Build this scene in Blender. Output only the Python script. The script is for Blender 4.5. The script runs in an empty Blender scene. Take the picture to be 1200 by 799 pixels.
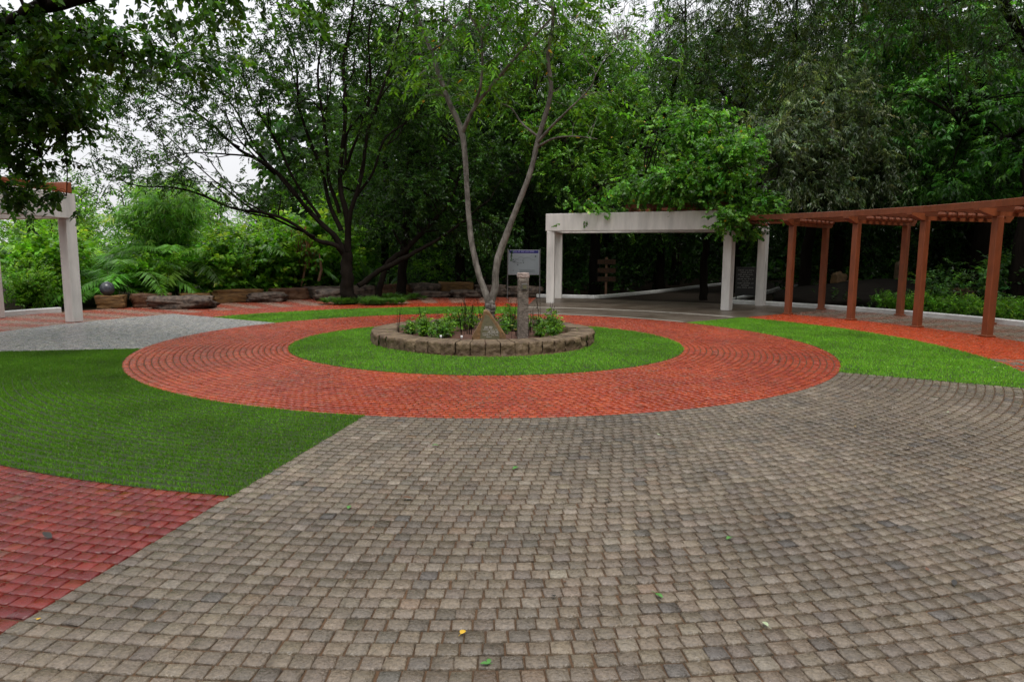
import bpy, math, random
import numpy as np
from mathutils import Vector, Matrix, noise

# ------------------------------------------------------------------ camera
sc = bpy.context.scene
COL = sc.collection
CAM_H, PITCH, ROLL = 1.65, math.radians(7.346), math.radians(0.356)
cam_d = bpy.data.cameras.new('camera'); cam = bpy.data.objects.new('camera', cam_d); COL.objects.link(cam)
cam_d.sensor_width = 36; cam_d.lens = 24; cam_d.clip_end = 2000; cam_d.clip_start = 0.05
_f = Vector((0, math.cos(PITCH), -math.sin(PITCH))); _r0 = Vector((1, 0, 0)); _u0 = _r0.cross(_f)
_r = _r0*math.cos(ROLL) + _u0*math.sin(ROLL); _u = _r.cross(_f)
cam.matrix_world = Matrix(((_r.x, _u.x, -_f.x, 0), (_r.y, _u.y, -_f.y, 0), (_r.z, _u.z, -_f.z, CAM_H), (0, 0, 0, 1)))
sc.camera = cam

# ------------------------------------------------------------------ light
SUN_EL, SUN_AZ = math.radians(63), math.radians(165)      # azimuth measured from +Y towards +X
w = bpy.data.worlds.new('World'); sc.world = w; w.use_nodes = True
nt = w.node_tree; nt.nodes.clear()
sky = nt.nodes.new('ShaderNodeTexSky'); sky.sky_type = 'NISHITA'; sky.sun_disc = False
sky.sun_elevation = SUN_EL; sky.sun_rotation = SUN_AZ; sky.dust_density = 4; sky.air_density = 1.2
mx = nt.nodes.new('ShaderNodeMixRGB'); mx.inputs[0].default_value = 0.88
mx.inputs[2].default_value = (9.8, 9.8, 10.1, 1)          # even cloud deck over the clear sky
bg = nt.nodes.new('ShaderNodeBackground'); bg.inputs[1].default_value = 0.10
wo = nt.nodes.new('ShaderNodeOutputWorld')
_tc = nt.nodes.new('ShaderNodeTexCoord'); _sp = nt.nodes.new('ShaderNodeSeparateXYZ'); _mr = nt.nodes.new('ShaderNodeMapRange')
_mr.inputs[1].default_value = 0; _mr.inputs[2].default_value = 1; _mr.inputs[3].default_value = .72; _mr.inputs[4].default_value = 1.5   # overcast sky: brightest overhead
_vm = nt.nodes.new('ShaderNodeVectorMath'); _vm.operation = 'SCALE'; _vm.inputs[0].default_value = (9.8, 9.8, 10.1)
nt.links.new(_tc.outputs['Generated'], _sp.inputs[0]); nt.links.new(_sp.outputs['Z'], _mr.inputs[0]); nt.links.new(_mr.outputs[0], _vm.inputs['Scale']); nt.links.new(_vm.outputs[0], mx.inputs[2])
nt.links.new(sky.outputs[0], mx.inputs[1]); nt.links.new(mx.outputs[0], bg.inputs[0]); nt.links.new(bg.outputs[0], wo.inputs[0])
sd = bpy.data.lights.new('sun', 'SUN'); sd.energy = 1.5; sd.angle = math.radians(25); sd.color = (1, .97, .92)
sun = bpy.data.objects.new('sun', sd); COL.objects.link(sun)
_sv = Vector((math.sin(SUN_AZ)*math.cos(SUN_EL), math.cos(SUN_AZ)*math.cos(SUN_EL), math.sin(SUN_EL)))
sun.rotation_euler = _sv.to_track_quat('Z', 'Y').to_euler(); sun.location = _sv*60
sc.view_settings.view_transform = 'Standard'; sc.view_settings.look = 'None'
sc.view_settings.gamma = 1; sc.view_settings.use_curve_mapping = False
sc.view_settings.exposure = 0.34
sc.render.engine = 'CYCLES'
sc.cycles.max_bounces = 6; sc.cycles.diffuse_bounces = 3; sc.cycles.glossy_bounces = 2
sc.cycles.transmission_bounces = 3; sc.cycles.transparent_max_bounces = 4

# ------------------------------------------------------------------ helpers
CX, CY = -0.449, 12.702                                     # centre of the round plaza
def pol(r, th, z=0.0):
    a = math.radians(th); return (CX + r*math.cos(a), CY + r*math.sin(a), z)
def tag(o, label=None, cat=None, group=None, kind=None):
    if label: o['label'] = label
    if cat: o['category'] = cat
    if group: o['group'] = group
    if kind: o['kind'] = kind
    return o
def empty(name, loc, rz=0, label=None, cat=None, group=None):
    o = bpy.data.objects.new(name, None); COL.objects.link(o); o.location = loc; o.rotation_euler = (0, 0, rz)
    o.empty_display_size = .2
    return tag(o, label, cat, group)
def link(name, me, parent=None):
    o = bpy.data.objects.new(name, me); COL.objects.link(o)
    if parent: o.parent = parent
    return o
def fastmesh(name, V, F, mat, parent=None, cols=None, fmat=None, smooth=False):
    """V (n,3); F list of int arrays (m,k) - one array per polygon size"""
    V = np.asarray(V, np.float32); me = bpy.data.meshes.new(name)
    if not isinstance(F, (list, tuple)): F = [F]
    F = [np.asarray(f, np.int32) for f in F if len(f)]
    me.vertices.add(len(V)); me.vertices.foreach_set('co', V.ravel())
    tot = sum(f.size for f in F); npoly = sum(len(f) for f in F)
    me.loops.add(tot); me.loops.foreach_set('vertex_index', np.concatenate([f.ravel() for f in F]))
    me.polygons.add(npoly)
    ks = np.concatenate([np.full(len(f), f.shape[1]) for f in F])
    me.polygons.foreach_set('loop_start', (np.cumsum(ks)-ks).astype(np.int32))
    if fmat is not None: me.polygons.foreach_set('material_index', np.asarray(fmat, np.int32))
    me.update(calc_edges=True)
    if smooth: me.polygons.foreach_set('use_smooth', np.ones(npoly, bool))
    for m in (mat if isinstance(mat, (list, tuple)) else [mat]): me.materials.append(m)
    if cols is not None:
        at = me.color_attributes.new('col', 'FLOAT_COLOR', 'POINT')
        c = np.ones((len(V), 4), np.float32); c[:, :3] = cols; at.data.foreach_set('color', c.ravel())
    return link(name, me, parent)
class MB:
    def __init__(s): s.v = []; s.f = []; s.m = []
    def add(s, vs, fs, mi=0):
        n = len(s.v); s.v += [tuple(v) for v in vs]; s.f += [[i+n for i in f] for f in fs]; s.m += [mi]*len(fs)
    def box(s, c, size, M=None, mi=0, bev=0.0):
        x, y, z = [q/2 for q in size]; c = Vector(c)
        if bev <= 0:
            vs = [Vector((a*x, b*y, d*z)) for a in (-1, 1) for b in (-1, 1) for d in (-1, 1)]
            fs = [(0, 1, 3, 2), (4, 6, 7, 5), (0, 4, 5, 1), (2, 3, 7, 6), (0, 2, 6, 4), (1, 5, 7, 3)]
        else:                                              # bevelled box
            b_ = bev; vs = []; ix = {}
            for a in (-1, 1):
                for b in (-1, 1):
                    for d in (-1, 1):
                        for k in range(3):
                            p = [a*(x-b_), b*(y-b_), d*(z-b_)]; p[k] = (a*x, b*y, d*z)[k]
                            ix[(a, b, d, k)] = len(vs); vs.append(Vector(p))
            I = ix; fs = []
            for k in range(3):
                o1, o2 = (k+1) % 3, (k+2) % 3
                for sg in (-1, 1):
                    q = []
                    for (u, v2) in ((-1, -1), (1, -1), (1, 1), (-1, 1)):
                        t = [0, 0, 0]; t[k] = sg; t[o1] = u; t[o2] = v2; q.append(I[(t[0], t[1], t[2], k)])
                    fs.append(q if sg > 0 else q[::-1])
            for k in range(3):                             # edges along axis k
                o1, o2 = (k+1) % 3, (k+2) % 3
                for u in (-1, 1):
                    for v2 in (-1, 1):
                        q = []
                        for (sg, kk) in ((-1, o1), (1, o1), (1, o2), (-1, o2)):
                            t = [0, 0, 0]; t[k] = sg; t[o1] = u; t[o2] = v2; q.append(I[(t[0], t[1], t[2], kk)])
                        fs.append(q if u*v2 > 0 else q[::-1])
            for a in (-1, 1):
                for b in (-1, 1):
                    for d in (-1, 1):
                        q = [I[(a, b, d, k)] for k in range(3)]; fs.append(q if a*b*d > 0 else q[::-1])
        if M is not None: vs = [M @ v for v in vs]
        s.add([v + c for v in vs], fs, mi); return s
    def bar(s, p, q, wd, ht, mi=0, bev=0.0):               # horizontal-ish beam p->q, wd across, ht vertical
        p = Vector(p); q = Vector(q); d = q-p; L = d.length; d.normalize()
        sd_ = d.cross(Vector((0, 0, 1)))
        if sd_.length < 1e-4: sd_ = Vector((1, 0, 0))
        sd_.normalize(); up = sd_.cross(d)
        M = Matrix((d, sd_, up)).transposed()
        return s.box((p+q)/2, (L, wd, ht), M, mi, bev)
    def tube(s, pts, rad, n=8, mi=0, cap=True):
        V, F = tube_np([tuple(p) for p in pts], rad, n)
        fs = [list(f) for f in F]
        if cap: fs += [list(range(n))[::-1], list(range(len(V)-n, len(V)))]
        s.add(V, fs, mi); return s
    def build(s, name, mat, parent=None, smooth=False):
        me = bpy.data.meshes.new(name); me.from_pydata([tuple(v) for v in s.v], [], s.f)
        for m in (mat if isinstance(mat, (list, tuple)) else [mat]): me.materials.append(m)
        me.polygons.foreach_set('material_index', s.m)
        if smooth: me.polygons.foreach_set('use_smooth', [True]*len(s.f))
        me.update(); return link(name, me, parent)
def norm(a): return a/np.maximum(np.linalg.norm(a, axis=-1, keepdims=True), 1e-9)
def tube_np(pts, rad, n=6, lump=0.0, rng=None):
    P = np.array(pts, float); m = len(P); R = np.full(m, rad) if np.isscalar(rad) else np.array(rad, float)
    T = norm(np.gradient(P, axis=0)); ref = np.array([1., 0, 0]) if abs(T[0][0]) < .8 else np.array([0, 1., 0])
    out = []
    a = np.arange(n)/n*2*np.pi
    for i in range(m):
        b = np.cross(T[i], ref); b /= np.linalg.norm(b)+1e-9; ref = np.cross(b, T[i])
        rr = R[i]*(1 + (lump*(rng.random(n)-.5) if lump else 0))
        out.append(P[i] + np.outer(np.cos(a)*rr, ref) + np.outer(np.sin(a)*rr, b))
    V = np.concatenate(out); i, j = np.meshgrid(np.arange(m-1), np.arange(n), indexing='ij')
    F = np.stack([i*n+j, i*n+(j+1) % n, (i+1)*n+(j+1) % n, (i+1)*n+j], -1).reshape(-1, 4)
    return V, F
def smooth_line(P, k=5):                                   # Catmull-Rom on (x,y,z,r)
    P = np.array(P, float)
    if len(P) < 3:
        t = np.linspace(0, 1, k+1)[:, None]; return P[0]*(1-t)+P[-1]*t
    Q = np.vstack([2*P[0]-P[1], P, 2*P[-1]-P[-2]]); out = []
    for i in range(1, len(Q)-2):
        for t in np.arange(k)/k:
            out.append(.5*((2*Q[i])+(-Q[i-1]+Q[i+1])*t+(2*Q[i-1]-5*Q[i]+4*Q[i+1]-Q[i+2])*t*t+(-Q[i-1]+3*Q[i]-3*Q[i+1]+Q[i+2])*t**3))
    out.append(P[-1]); out = np.array(out); out[:, 3] = np.maximum(out[:, 3], .002); return out
class Soup:                                                # merges numpy quads into one mesh
    def __init__(s): s.V = []; s.F = []; s.C = []; s.n = 0
    def add(s, V, F, c=None):
        s.V.append(V); s.F.append(F + s.n); s.n += len(V)
        if c is not None: s.C.append(np.broadcast_to(c, (len(V), 3)))
    def build(s, name, mat, parent=None, off=(0, 0, 0), smooth=False):
        V = np.concatenate(s.V) - np.array(off)
        return fastmesh(name, V, [np.concatenate(s.F)], mat, parent, np.concatenate(s.C) if s.C else None, smooth=smooth)
def copy_tree(o, parent=None):
    c = o.copy(); COL.objects.link(c)
    if parent: c.parent = parent
    for ch in list(o.children): copy_tree(ch, c)
    return c

# ------------------------------------------------------------------ materials
def mat(name, col=(.5, .5, .5), rough=.6, attr=False, nscale=None, namt=.35, bump=0, bscale=40, spec=.5, col2=None, rvar=0, metal=0, trans=0, detail=6, stretch=None):
    m = bpy.data.materials.new(name); m.use_nodes = True; n = m.node_tree.nodes; L = m.node_tree.links
    b = n['Principled BSDF']; b.inputs['Roughness'].default_value = rough; b.inputs['Metallic'].default_value = metal
    b.inputs['Specular IOR Level'].default_value = spec
    tc = n.new('ShaderNodeTexCoord'); src = tc.outputs['Object']
    if stretch:
        mp = n.new('ShaderNodeMapping'); mp.inputs['Scale'].default_value = stretch; L.new(src, mp.inputs[0]); src = mp.outputs[0]
    if attr:
        a = n.new('ShaderNodeAttribute'); a.attribute_name = 'col'; base = a.outputs['Color']
    else:
        a = n.new('ShaderNodeRGB'); a.outputs[0].default_value = (*col, 1); base = a.outputs[0]
    if nscale:
        nz = n.new('ShaderNodeTexNoise'); nz.inputs['Scale'].default_value = nscale; nz.inputs['Detail'].default_value = detail
        nz.inputs['Roughness'].default_value = .65; L.new(src, nz.inputs['Vector'])
        if col2:
            rp = n.new('ShaderNodeMapRange'); rp.inputs[1].default_value = .38; rp.inputs[2].default_value = .62; L.new(nz.outputs['Fac'], rp.inputs[0])
            mxx = n.new('ShaderNodeMixRGB'); L.new(rp.outputs[0], mxx.inputs[0]); L.new(base, mxx.inputs[1]); mxx.inputs[2].default_value = (*col2, 1); base = mxx.outputs[0]
        else:
            rp = n.new('ShaderNodeMapRange'); rp.inputs[1].default_value = .25; rp.inputs[2].default_value = .75
            rp.inputs[3].default_value = 1-namt; rp.inputs[4].default_value = 1+namt; L.new(nz.outputs['Fac'], rp.inputs[0])
            vm = n.new('ShaderNodeVectorMath'); vm.operation = 'SCALE'; L.new(base, vm.inputs[0]); L.new(rp.outputs[0], vm.inputs['Scale']); base = vm.outputs[0]
        if rvar:
            r2 = n.new('ShaderNodeMapRange'); r2.inputs[1].default_value = .35; r2.inputs[2].default_value = .65
            r2.inputs[3].default_value = rough-rvar; r2.inputs[4].default_value = rough+rvar
            n2 = n.new('ShaderNodeTexNoise'); n2.inputs['Scale'].default_value = nscale*.35; n2.inputs['Detail'].default_value = 4; L.new(src, n2.inputs['Vector'])
            L.new(n2.outputs['Fac'], r2.inputs[0]); L.new(r2.outputs[0], b.inputs['Roughness'])
    L.new(base, b.inputs['Base Color'])
    if bump:
        nb = n.new('ShaderNodeTexNoise'); nb.inputs['Scale'].default_value = bscale; nb.inputs['Detail'].default_value = 8; L.new(src, nb.inputs['Vector'])
        bp = n.new('ShaderNodeBump'); bp.inputs['Strength'].default_value = bump; bp.inputs['Distance'].default_value = .02
        L.new(nb.outputs['Fac'], bp.inputs['Height']); L.new(bp.outputs[0], b.inputs['Normal'])
    if trans:
        t = n.new('ShaderNodeBsdfTranslucent'); ms = n.new('ShaderNodeMixShader'); ms.inputs[0].default_value = trans
        g = n.new('ShaderNodeVectorMath'); g.operation = 'MULTIPLY'; g.inputs[1].default_value = (1.5, 1.5, .6); L.new(base, g.inputs[0])
        L.new(g.outputs[0], t.inputs[0]); L.new(b.outputs[0], ms.inputs[1]); L.new(t.outputs[0], ms.inputs[2])
        L.new(ms.outputs[0], n['Material Output'].inputs[0])
    return m
M = dict(
    paver=mat('paver_stone', attr=True, rough=.26, nscale=45, namt=.5, bump=.45, bscale=70, rvar=.13, spec=.5),
    redpaver=mat('red_clay_paver', spec=.5, attr=True, rough=.24, nscale=18, namt=.22, bump=.25, bscale=110, rvar=.12),
    joint=mat('joint_sand', (.085, .045, .02), .85, nscale=9, namt=.5, bump=.4, bscale=90),
    soil=mat('wet_soil', (.022, .015, .009), .9, spec=.1, nscale=3, namt=.6, bump=.8, bscale=30),
    bedsoil=mat('red_soil', (.09, .035, .02), .85, nscale=8, namt=.5, bump=1, bscale=45),
    lawn=mat('lawn_thatch', (.025, .045, .008), .9, nscale=6, namt=.4, bump=.6, bscale=120),
    grass=mat('grass_blade', attr=True, rough=.5, spec=.3, trans=.25),
    leaf=mat('leaf', attr=True, rough=.42, spec=.3, trans=.42),
    leafg=mat('glossy_leaf', attr=True, rough=.36, spec=.45, trans=.42),
    bark=mat('dark_bark', (.010, .0075, .0055), .95, spec=.08, nscale=7, namt=.5, bump=1, bscale=25, stretch=(1, 1, .25)),
    paleb=mat('pale_bark', (.08, .068, .055), .75, nscale=9, bump=.7, bscale=30, col2=(.24, .215, .185), stretch=(1, 1, .4)),
    concrete=mat('painted_concrete', (.62, .59, .555), .65, nscale=3.2, namt=.27, bump=.15, bscale=60, stretch=(1, 1, .22)),
    asphalt=mat('dark_asphalt', (.024, .018, .013), .85, spec=.12, nscale=2, namt=.3, bump=.3),
    road=mat('road_concrete', (.135, .108, .082), .42, nscale=1.3, bump=.25, bscale=70, col2=(.07, .048, .032), rvar=.1),
    pale=mat('pale_strip', (.36, .33, .28), .55, nscale=6, namt=.25, bump=.2),
    kerb=mat('white_kerb', (.62, .62, .6), .6, nscale=5, namt=.2, bump=.3, bscale=50),
    timber=mat('terracotta_paint', (.215, .056, .018), .5, nscale=9, namt=.3, bump=.3, bscale=60, stretch=(1, 1, .3)),
    rock=mat('dark_rock', (.026, .018, .014), .6, nscale=6, bump=1, bscale=16, col2=(.14, .10, .075), spec=.3),
    rock2=mat('brown_rock', (.05, .019, .009), .6, nscale=4, bump=1, bscale=14, col2=(.13, .065, .032), spec=.3),
    rock3=mat('ochre_layered_rock', (.19, .10, .03), .7, nscale=5, bump=1, bscale=12, col2=(.06, .03, .01), spec=.3, stretch=(1, 1, 6)),
    rimtop=mat('planter_stone', (.20, .14, .08), .65, nscale=5, bump=1, bscale=22, col2=(.085, .052, .028)),
    brownstone=mat('brown_slab', (.24, .13, .05), .6, nscale=7, bump=.7, bscale=20, col2=(.13, .08, .035)),
    greyface=mat('dressed_face', (.13, .12, .065), .6, nscale=12, namt=.3, bump=.3),
    ball=mat('polished_stone', (.05, .055, .065), .22, nscale=5, namt=.4),
    white=mat('white_paint', (.75, .75, .74), .5), letter=mat('pale_lettering', (.6, .58, .54), .6),
    board=mat('board_shaded_white', (.22, .25, .27), .35, nscale=2, namt=.08), navy=mat('navy_band', (.02, .02, .14), .4),  # map board is white; the shade on it is put into the grey
    ink=mat('map_ink', (.05, .06, .07), .5), steel=mat('grey_steel', (.16, .16, .16), .45, metal=.6),
    black=mat('black_board', (.012, .012, .012), .5), orange=mat('orange_plank', (.3, .09, .015), .6, nscale=8, namt=.3),
    deadwood=mat('dead_wood', (.28, .15, .09), .8, nscale=6, namt=.3, bump=.6), yellow=mat('yellow_petal', (.7, .6, .12), .5),
)
UP = np.array([0, 0, 1.])

# ------------------------------------------------------------------ ground
def sector(name, m, r0, r1, t0, t1, z, label=None, dr=.5, dth=2.0, parent=None):
    nr = max(1, int((r1-r0)/dr)); nth = max(1, int(abs(t1-t0)/dth))
    rr, tt = np.meshgrid(np.linspace(r0, r1, nr+1), np.radians(np.linspace(t0, t1, nth+1)), indexing='ij')
    V = np.stack([CX+rr*np.cos(tt), CY+rr*np.sin(tt), np.full_like(rr, z)], -1).reshape(-1, 3)
    i, j = np.meshgrid(np.arange(nr), np.arange(nth), indexing='ij'); k = nth+1
    F = np.stack([i*k+j, (i+1)*k+j, (i+1)*k+j+1, i*k+j+1], -1).reshape(-1, 4)
    o = fastmesh(name, V, [F], m, parent); tag(o, kind='structure'); return o
g = MB(); S_ = 900
g.add([(-S_, -S_, -.07), (S_, -S_, -.07), (S_, S_, -.07), (-S_, S_, -.07)], [(0, 1, 2, 3)])
tag(g.build('ground', M['soil']), kind='structure')
sector('paving_bed', M['joint'], 0.0, 16, -175, -8, -.0105, dr=2)
sector('paving_bed', M['joint'], 0.0, 13.0, -8, 185, -.0105, dr=2)

def pavers(name, m, r0, r1, t0, t1, colf, seed, pitch=.0955, anchor=None, gap=.012, jit=.0022):
    rng = np.random.default_rng(seed); rows = max(1, round((r1-r0)/pitch)); pr = (r1-r0)/rows
    anchor = t0 if anchor is None else anchor
    R = []; T = []; W_ = []
    for i in range(rows):
        rc = r0+(i+.5)*pr; step = pitch/rc; span = math.radians(t1-t0); n = max(1, round(span/step))
        st = span/n; k = np.arange(n)
        th = math.radians(t0)+(k+.5)*st if anchor == t0 else math.radians(t1)-(k+.5)*st
        R.append(np.full(n, rc)); T.append(th + rng.normal(0, .0015/rc, n)); W_.append(np.full(n, st*rc))
    R = np.concatenate(R); T = np.concatenate(T); W_ = np.concatenate(W_)
    x = CX+R*np.cos(T); y = CY+R*np.sin(T)
    keep = (y > -1.0) & (np.abs(x) < 4+1.05*np.maximum(y, 0))
    R, T, W_, x, y = R[keep], T[keep], W_[keep], x[keep], y[keep]; n = len(R)
    er = np.stack([np.cos(T), np.sin(T)], -1); et = np.stack([-np.sin(T), np.cos(T)], -1)
    rot = rng.normal(0, .012, n)[:, None]; er, et = er+et*rot, et-er*rot
    hr = (pr-gap)/2*(1+rng.normal(0, .012, n)); ht = (W_-gap*.6)/2*(1+rng.normal(0, .012, n))
    dz = rng.normal(0, .0008, n); tr = rng.normal(0, .006, n); tt_ = rng.normal(0, .006, n)
    V = np.empty((n, 12, 3)); sgn = [(-1, -1), (1, -1), (1, 1), (-1, 1)]
    for lv, (ins, z) in enumerate(((.005, 0.0), (.0, -.005), (.0, -.03))):
        for c, (a, b) in enumerate(sgn):
            jr = rng.normal(0, jit, n) if lv < 2 else 0; jt = rng.normal(0, jit, n) if lv < 2 else 0
            lr = a*(hr-ins)+jr; lt = b*(ht-ins)+jt
            V[:, lv*4+c, 0] = x+er[:, 0]*lr+et[:, 0]*lt; V[:, lv*4+c, 1] = y+er[:, 1]*lr+et[:, 1]*lt
            V[:, lv*4+c, 2] = z+dz+lr*tr+lt*tt_ if lv < 2 else z
    f = [(0, 1, 2, 3)]
    for lv in (0, 4):
        for c in range(4): f.append((lv+c, lv+4+c, lv+4+(c+1) % 4, lv+(c+1) % 4))
    F = (np.arange(n)[:, None, None]*12 + np.array(f)[None]).reshape(-1, 4)
    C = colf(rng, n, R, np.degrees(T), x, y); C = np.repeat(C, 12, axis=0)
    o = fastmesh(name, V.reshape(-1, 3), [F], m, None, C); tag(o, kind='structure'); return o
def palette(rng, n, P, wts, var=.12):
    P = np.array(P); c = P[rng.choice(len(P), n, p=np.array(wts)/sum(wts))]
    return c*(1+rng.normal(0, var, (n, 1)))*(1+rng.normal(0, .012, (n, 3)))
def lownoise(x, y, s, seed=0):
    return np.array([noise.noise(Vector((a*s+seed, b*s-seed, seed*.7))) for a, b in zip(x, y)])
GREYP = [(.150, .118, .085), (.134, .107, .079), (.168, .133, .096), (.120, .098, .076), (.195, .16, .124), (.098, .085, .072), (.16, .115, .078)]
def col_grey(rng, n, R, T, x, y):
    c = palette(rng, n, GREYP, [7, 7, 6, 3, 1.0, .35, .25], .085)
    return np.clip(c*(1+.28*lownoise(x, y, .7, 3)+.16*lownoise(x, y, 2.3, 6))[:, None], .02, .5)
def col_pale(rng, n, R, T, x, y):
    return np.clip(palette(rng, n, [(.27, .26, .25), (.22, .22, .22), (.31, .29, .26)], [3, 3, 2], .09), .03, .6)
RED = [(.31, .040, .008), (.28, .032, .007), (.34, .052, .012), (.27, .062, .03)]
def col_red(rng, n, R, T, x, y):
    c = palette(rng, n, RED, [5, 4, 3, .6], .07)
    return np.clip(c*(1+.25*lownoise(x, y, .9, 8))[:, None], .01, .6)
def col_orange(rng, n, R, T, x, y):
    return np.clip(palette(rng, n, [(.42, .052, .010), (.38, .045, .010), (.40, .066, .018)], [5, 3, 2], .06), .01, .6)
def col_redshade(rng, n, R, T, x, y):  # shade of the left foreground put into a darker red
    return np.clip(palette(rng, n, [(.16, .014, .002), (.138, .011, .002), (.18, .022, .005), (.16, .045, .028)], [6, 4, 2, .4], .12), .01, .6)
def col_stripe(rng, n, R, T, x, y):
    st = (np.floor(T/2.6) % 2 == 0)
    a = palette(rng, n, [(.29, .06, .03), (.26, .055, .03)], [1, 1], .08); b = palette(rng, n, [(.25, .135, .095), (.27, .15, .11)], [1, 1], .08)
    return np.where(st[:, None], a, b)
def col_brown(rng, n, R, T, x, y):
    st = (np.floor(T/2.6) % 2 == 0)
    a = palette(rng, n, [(.22, .10, .065), (.18, .11, .08)], [1, 1], .12); b = palette(rng, n, [(.22, .17, .13), (.18, .13, .095)], [1, 1], .12)
    return np.where(st[:, None], a, b)
R1, R0, R2, R3, RK = 5.98, 3.56, 8.35, 10.4, 12.95
pavers('grey_paving', M['paver'], R1, 15.4, -100.1, -31.4, col_grey, 1)
pavers('ring_path', M['redpaver'], R0, R1, -180, 180, col_red, 2, gap=.0145)
pavers('red_paving', M['redpaver'], R2, 15.4, -168, -100.1, col_redshade, 3, anchor=-100.1, gap=.013)
pavers('pale_paving', M['paver'], R1, 10.0, 148, 192, col_pale, 4)
pavers('striped_paving', M['redpaver'], 10.0, RK, 128, 196, col_stripe, 5)
pavers('red_paving', M['redpaver'], 8.35, 10.0, 84, 148, col_red, 6)
pavers('striped_paving', M['redpaver'], 10.0, RK, 84, 128, col_stripe, 7)
pavers('red_paving', M['redpaver'], R2, R3, -31.4, 38.6, col_orange, 8, gap=.013)
pavers('brick_paving', M['redpaver'], R3, RK, -12, 47, col_brown, 9)
pavers('grey_paving', M['paver'], R2, 15.4, -31.4, -12, col_grey, 10)
sector('road', M['road'], R1, RK, 38.6, 84, .001)
sector('road_strip', M['pale'], R1+.02, R1+.14, 40, 84, .006); sector('road_strip', M['pale'], 8.1, 8.32, 40, 84, .006)
# lawns: soil sheet + blades
LAWNS = [(2.0, R0, -180, 180, .30), (R1, R2, -168, -100.1, 1), (R1, R2, 84, 148, .0), (R1, R2, -31.4, 38.6+1.2, 0)]
def lawn(r0, r1, t0, t1, dens, bw, rows, seed, bright):
    sector('lawn', M['lawn'], r0, r1, t0, t1, -.004, dr=.4)
    rng = np.random.default_rng(seed); A = math.pi*(r1*r1-r0*r0)*(t1-t0)/360; n = int(A*dens)
    r = np.sqrt(rng.uniform(r0*r0, r1*r1, n))+rng.normal(0, .012, n); t = np.radians(rng.uniform(t0-.15, t1+.15, n))
    edge = np.minimum(r-r0, r1-r)
    nz = lownoise(CX+r*np.cos(t), CY+r*np.sin(t), 1.6, seed) ; nz2 = lownoise(r*np.cos(t), r*np.sin(t), 7, seed+5)
    keep = rng.random(n) < 1.0+nz2*.5
    if rows:
        ph = ((r-r0)/.0955) % 1.0; gapw = (.28+.25*np.clip(nz+.2, 0, 1))*np.clip((9.6-(CY+r*np.sin(t)))/3.5, .12, 1)
        keep &= (np.abs(ph-.5)*2 < 1-gapw) | (rng.random(n) < .06)
    r, t, nz, nz2 = r[keep], t[keep], nz[keep], nz2[keep]; n = len(r)
    x = CX+r*np.cos(t); y = CY+r*np.sin(t)
    h = rng.uniform(.012, .026, n)*(1+.35*nz2); h = h*(.8 if rows else 1); lean = rng.normal(0, .4 if rows else .55, (n, 2))*h[:, None]; a = rng.uniform(0, 2*np.pi, n)
    wv = np.stack([np.cos(a), np.sin(a)], -1)*bw/2*rng.uniform(.7, 1.3, (n, 1))
    V = np.zeros((n, 3, 3)); V[:, 0, :2] = np.stack([x, y], -1)-wv; V[:, 1, :2] = np.stack([x, y], -1)+wv
    V[:, 2, :2] = np.stack([x, y], -1)+lean; V[:, :2, 2] = -.003; V[:, 2, 2] = h
    P = np.array([(.155, .40, .018), (.13, .36, .016), (.20, .46, .024), (.25, .42, .035)])*bright
    nz3 = lownoise(x, y, .45, seed+9); C = P[rng.choice(4, n, p=[.4, .32, .23, .05])]*(1+.35*nz[:, None]+.28*nz3[:, None]+.15*nz2[:, None])
    dry = (rng.random(n) < .012+.06*np.clip(nz2+nz-.25, 0, 1)); C[dry] = np.array([.20, .17, .05])*bright; C = C*(1+rng.normal(0, .1, (n, 1)))
    o = fastmesh('lawn_grass', V.reshape(-1, 3), [np.arange(n*3).reshape(-1, 3)], M['grass'], None, np.repeat(np.clip(C, .005, .5), 3, axis=0))
    return o
tag(lawn(1.9, R0, -180, 180, 3800, .009, False, 11, .85), 'bright mown grass circle around the stone planter', 'grass', kind='stuff')
tag(lawn(R1, R2, -168, -100.1, 10500, .007, True, 12, .58), 'green grass in curved rows on the left foreground, coloured as if shaded', 'grass', kind='stuff')  # tree shade on this lawn is put into the blade colour
tag(lawn(R1, R2, 84, 148, 2600, .011, False, 13, .8), 'narrow strip of grass behind the red ring path', 'grass', kind='stuff')
tag(lawn(R1, R2, -31.4, 38.6, 3800, .009, False, 14, .95), 'bright green grass wedge in front of the red pergola', 'grass', kind='stuff')

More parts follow.
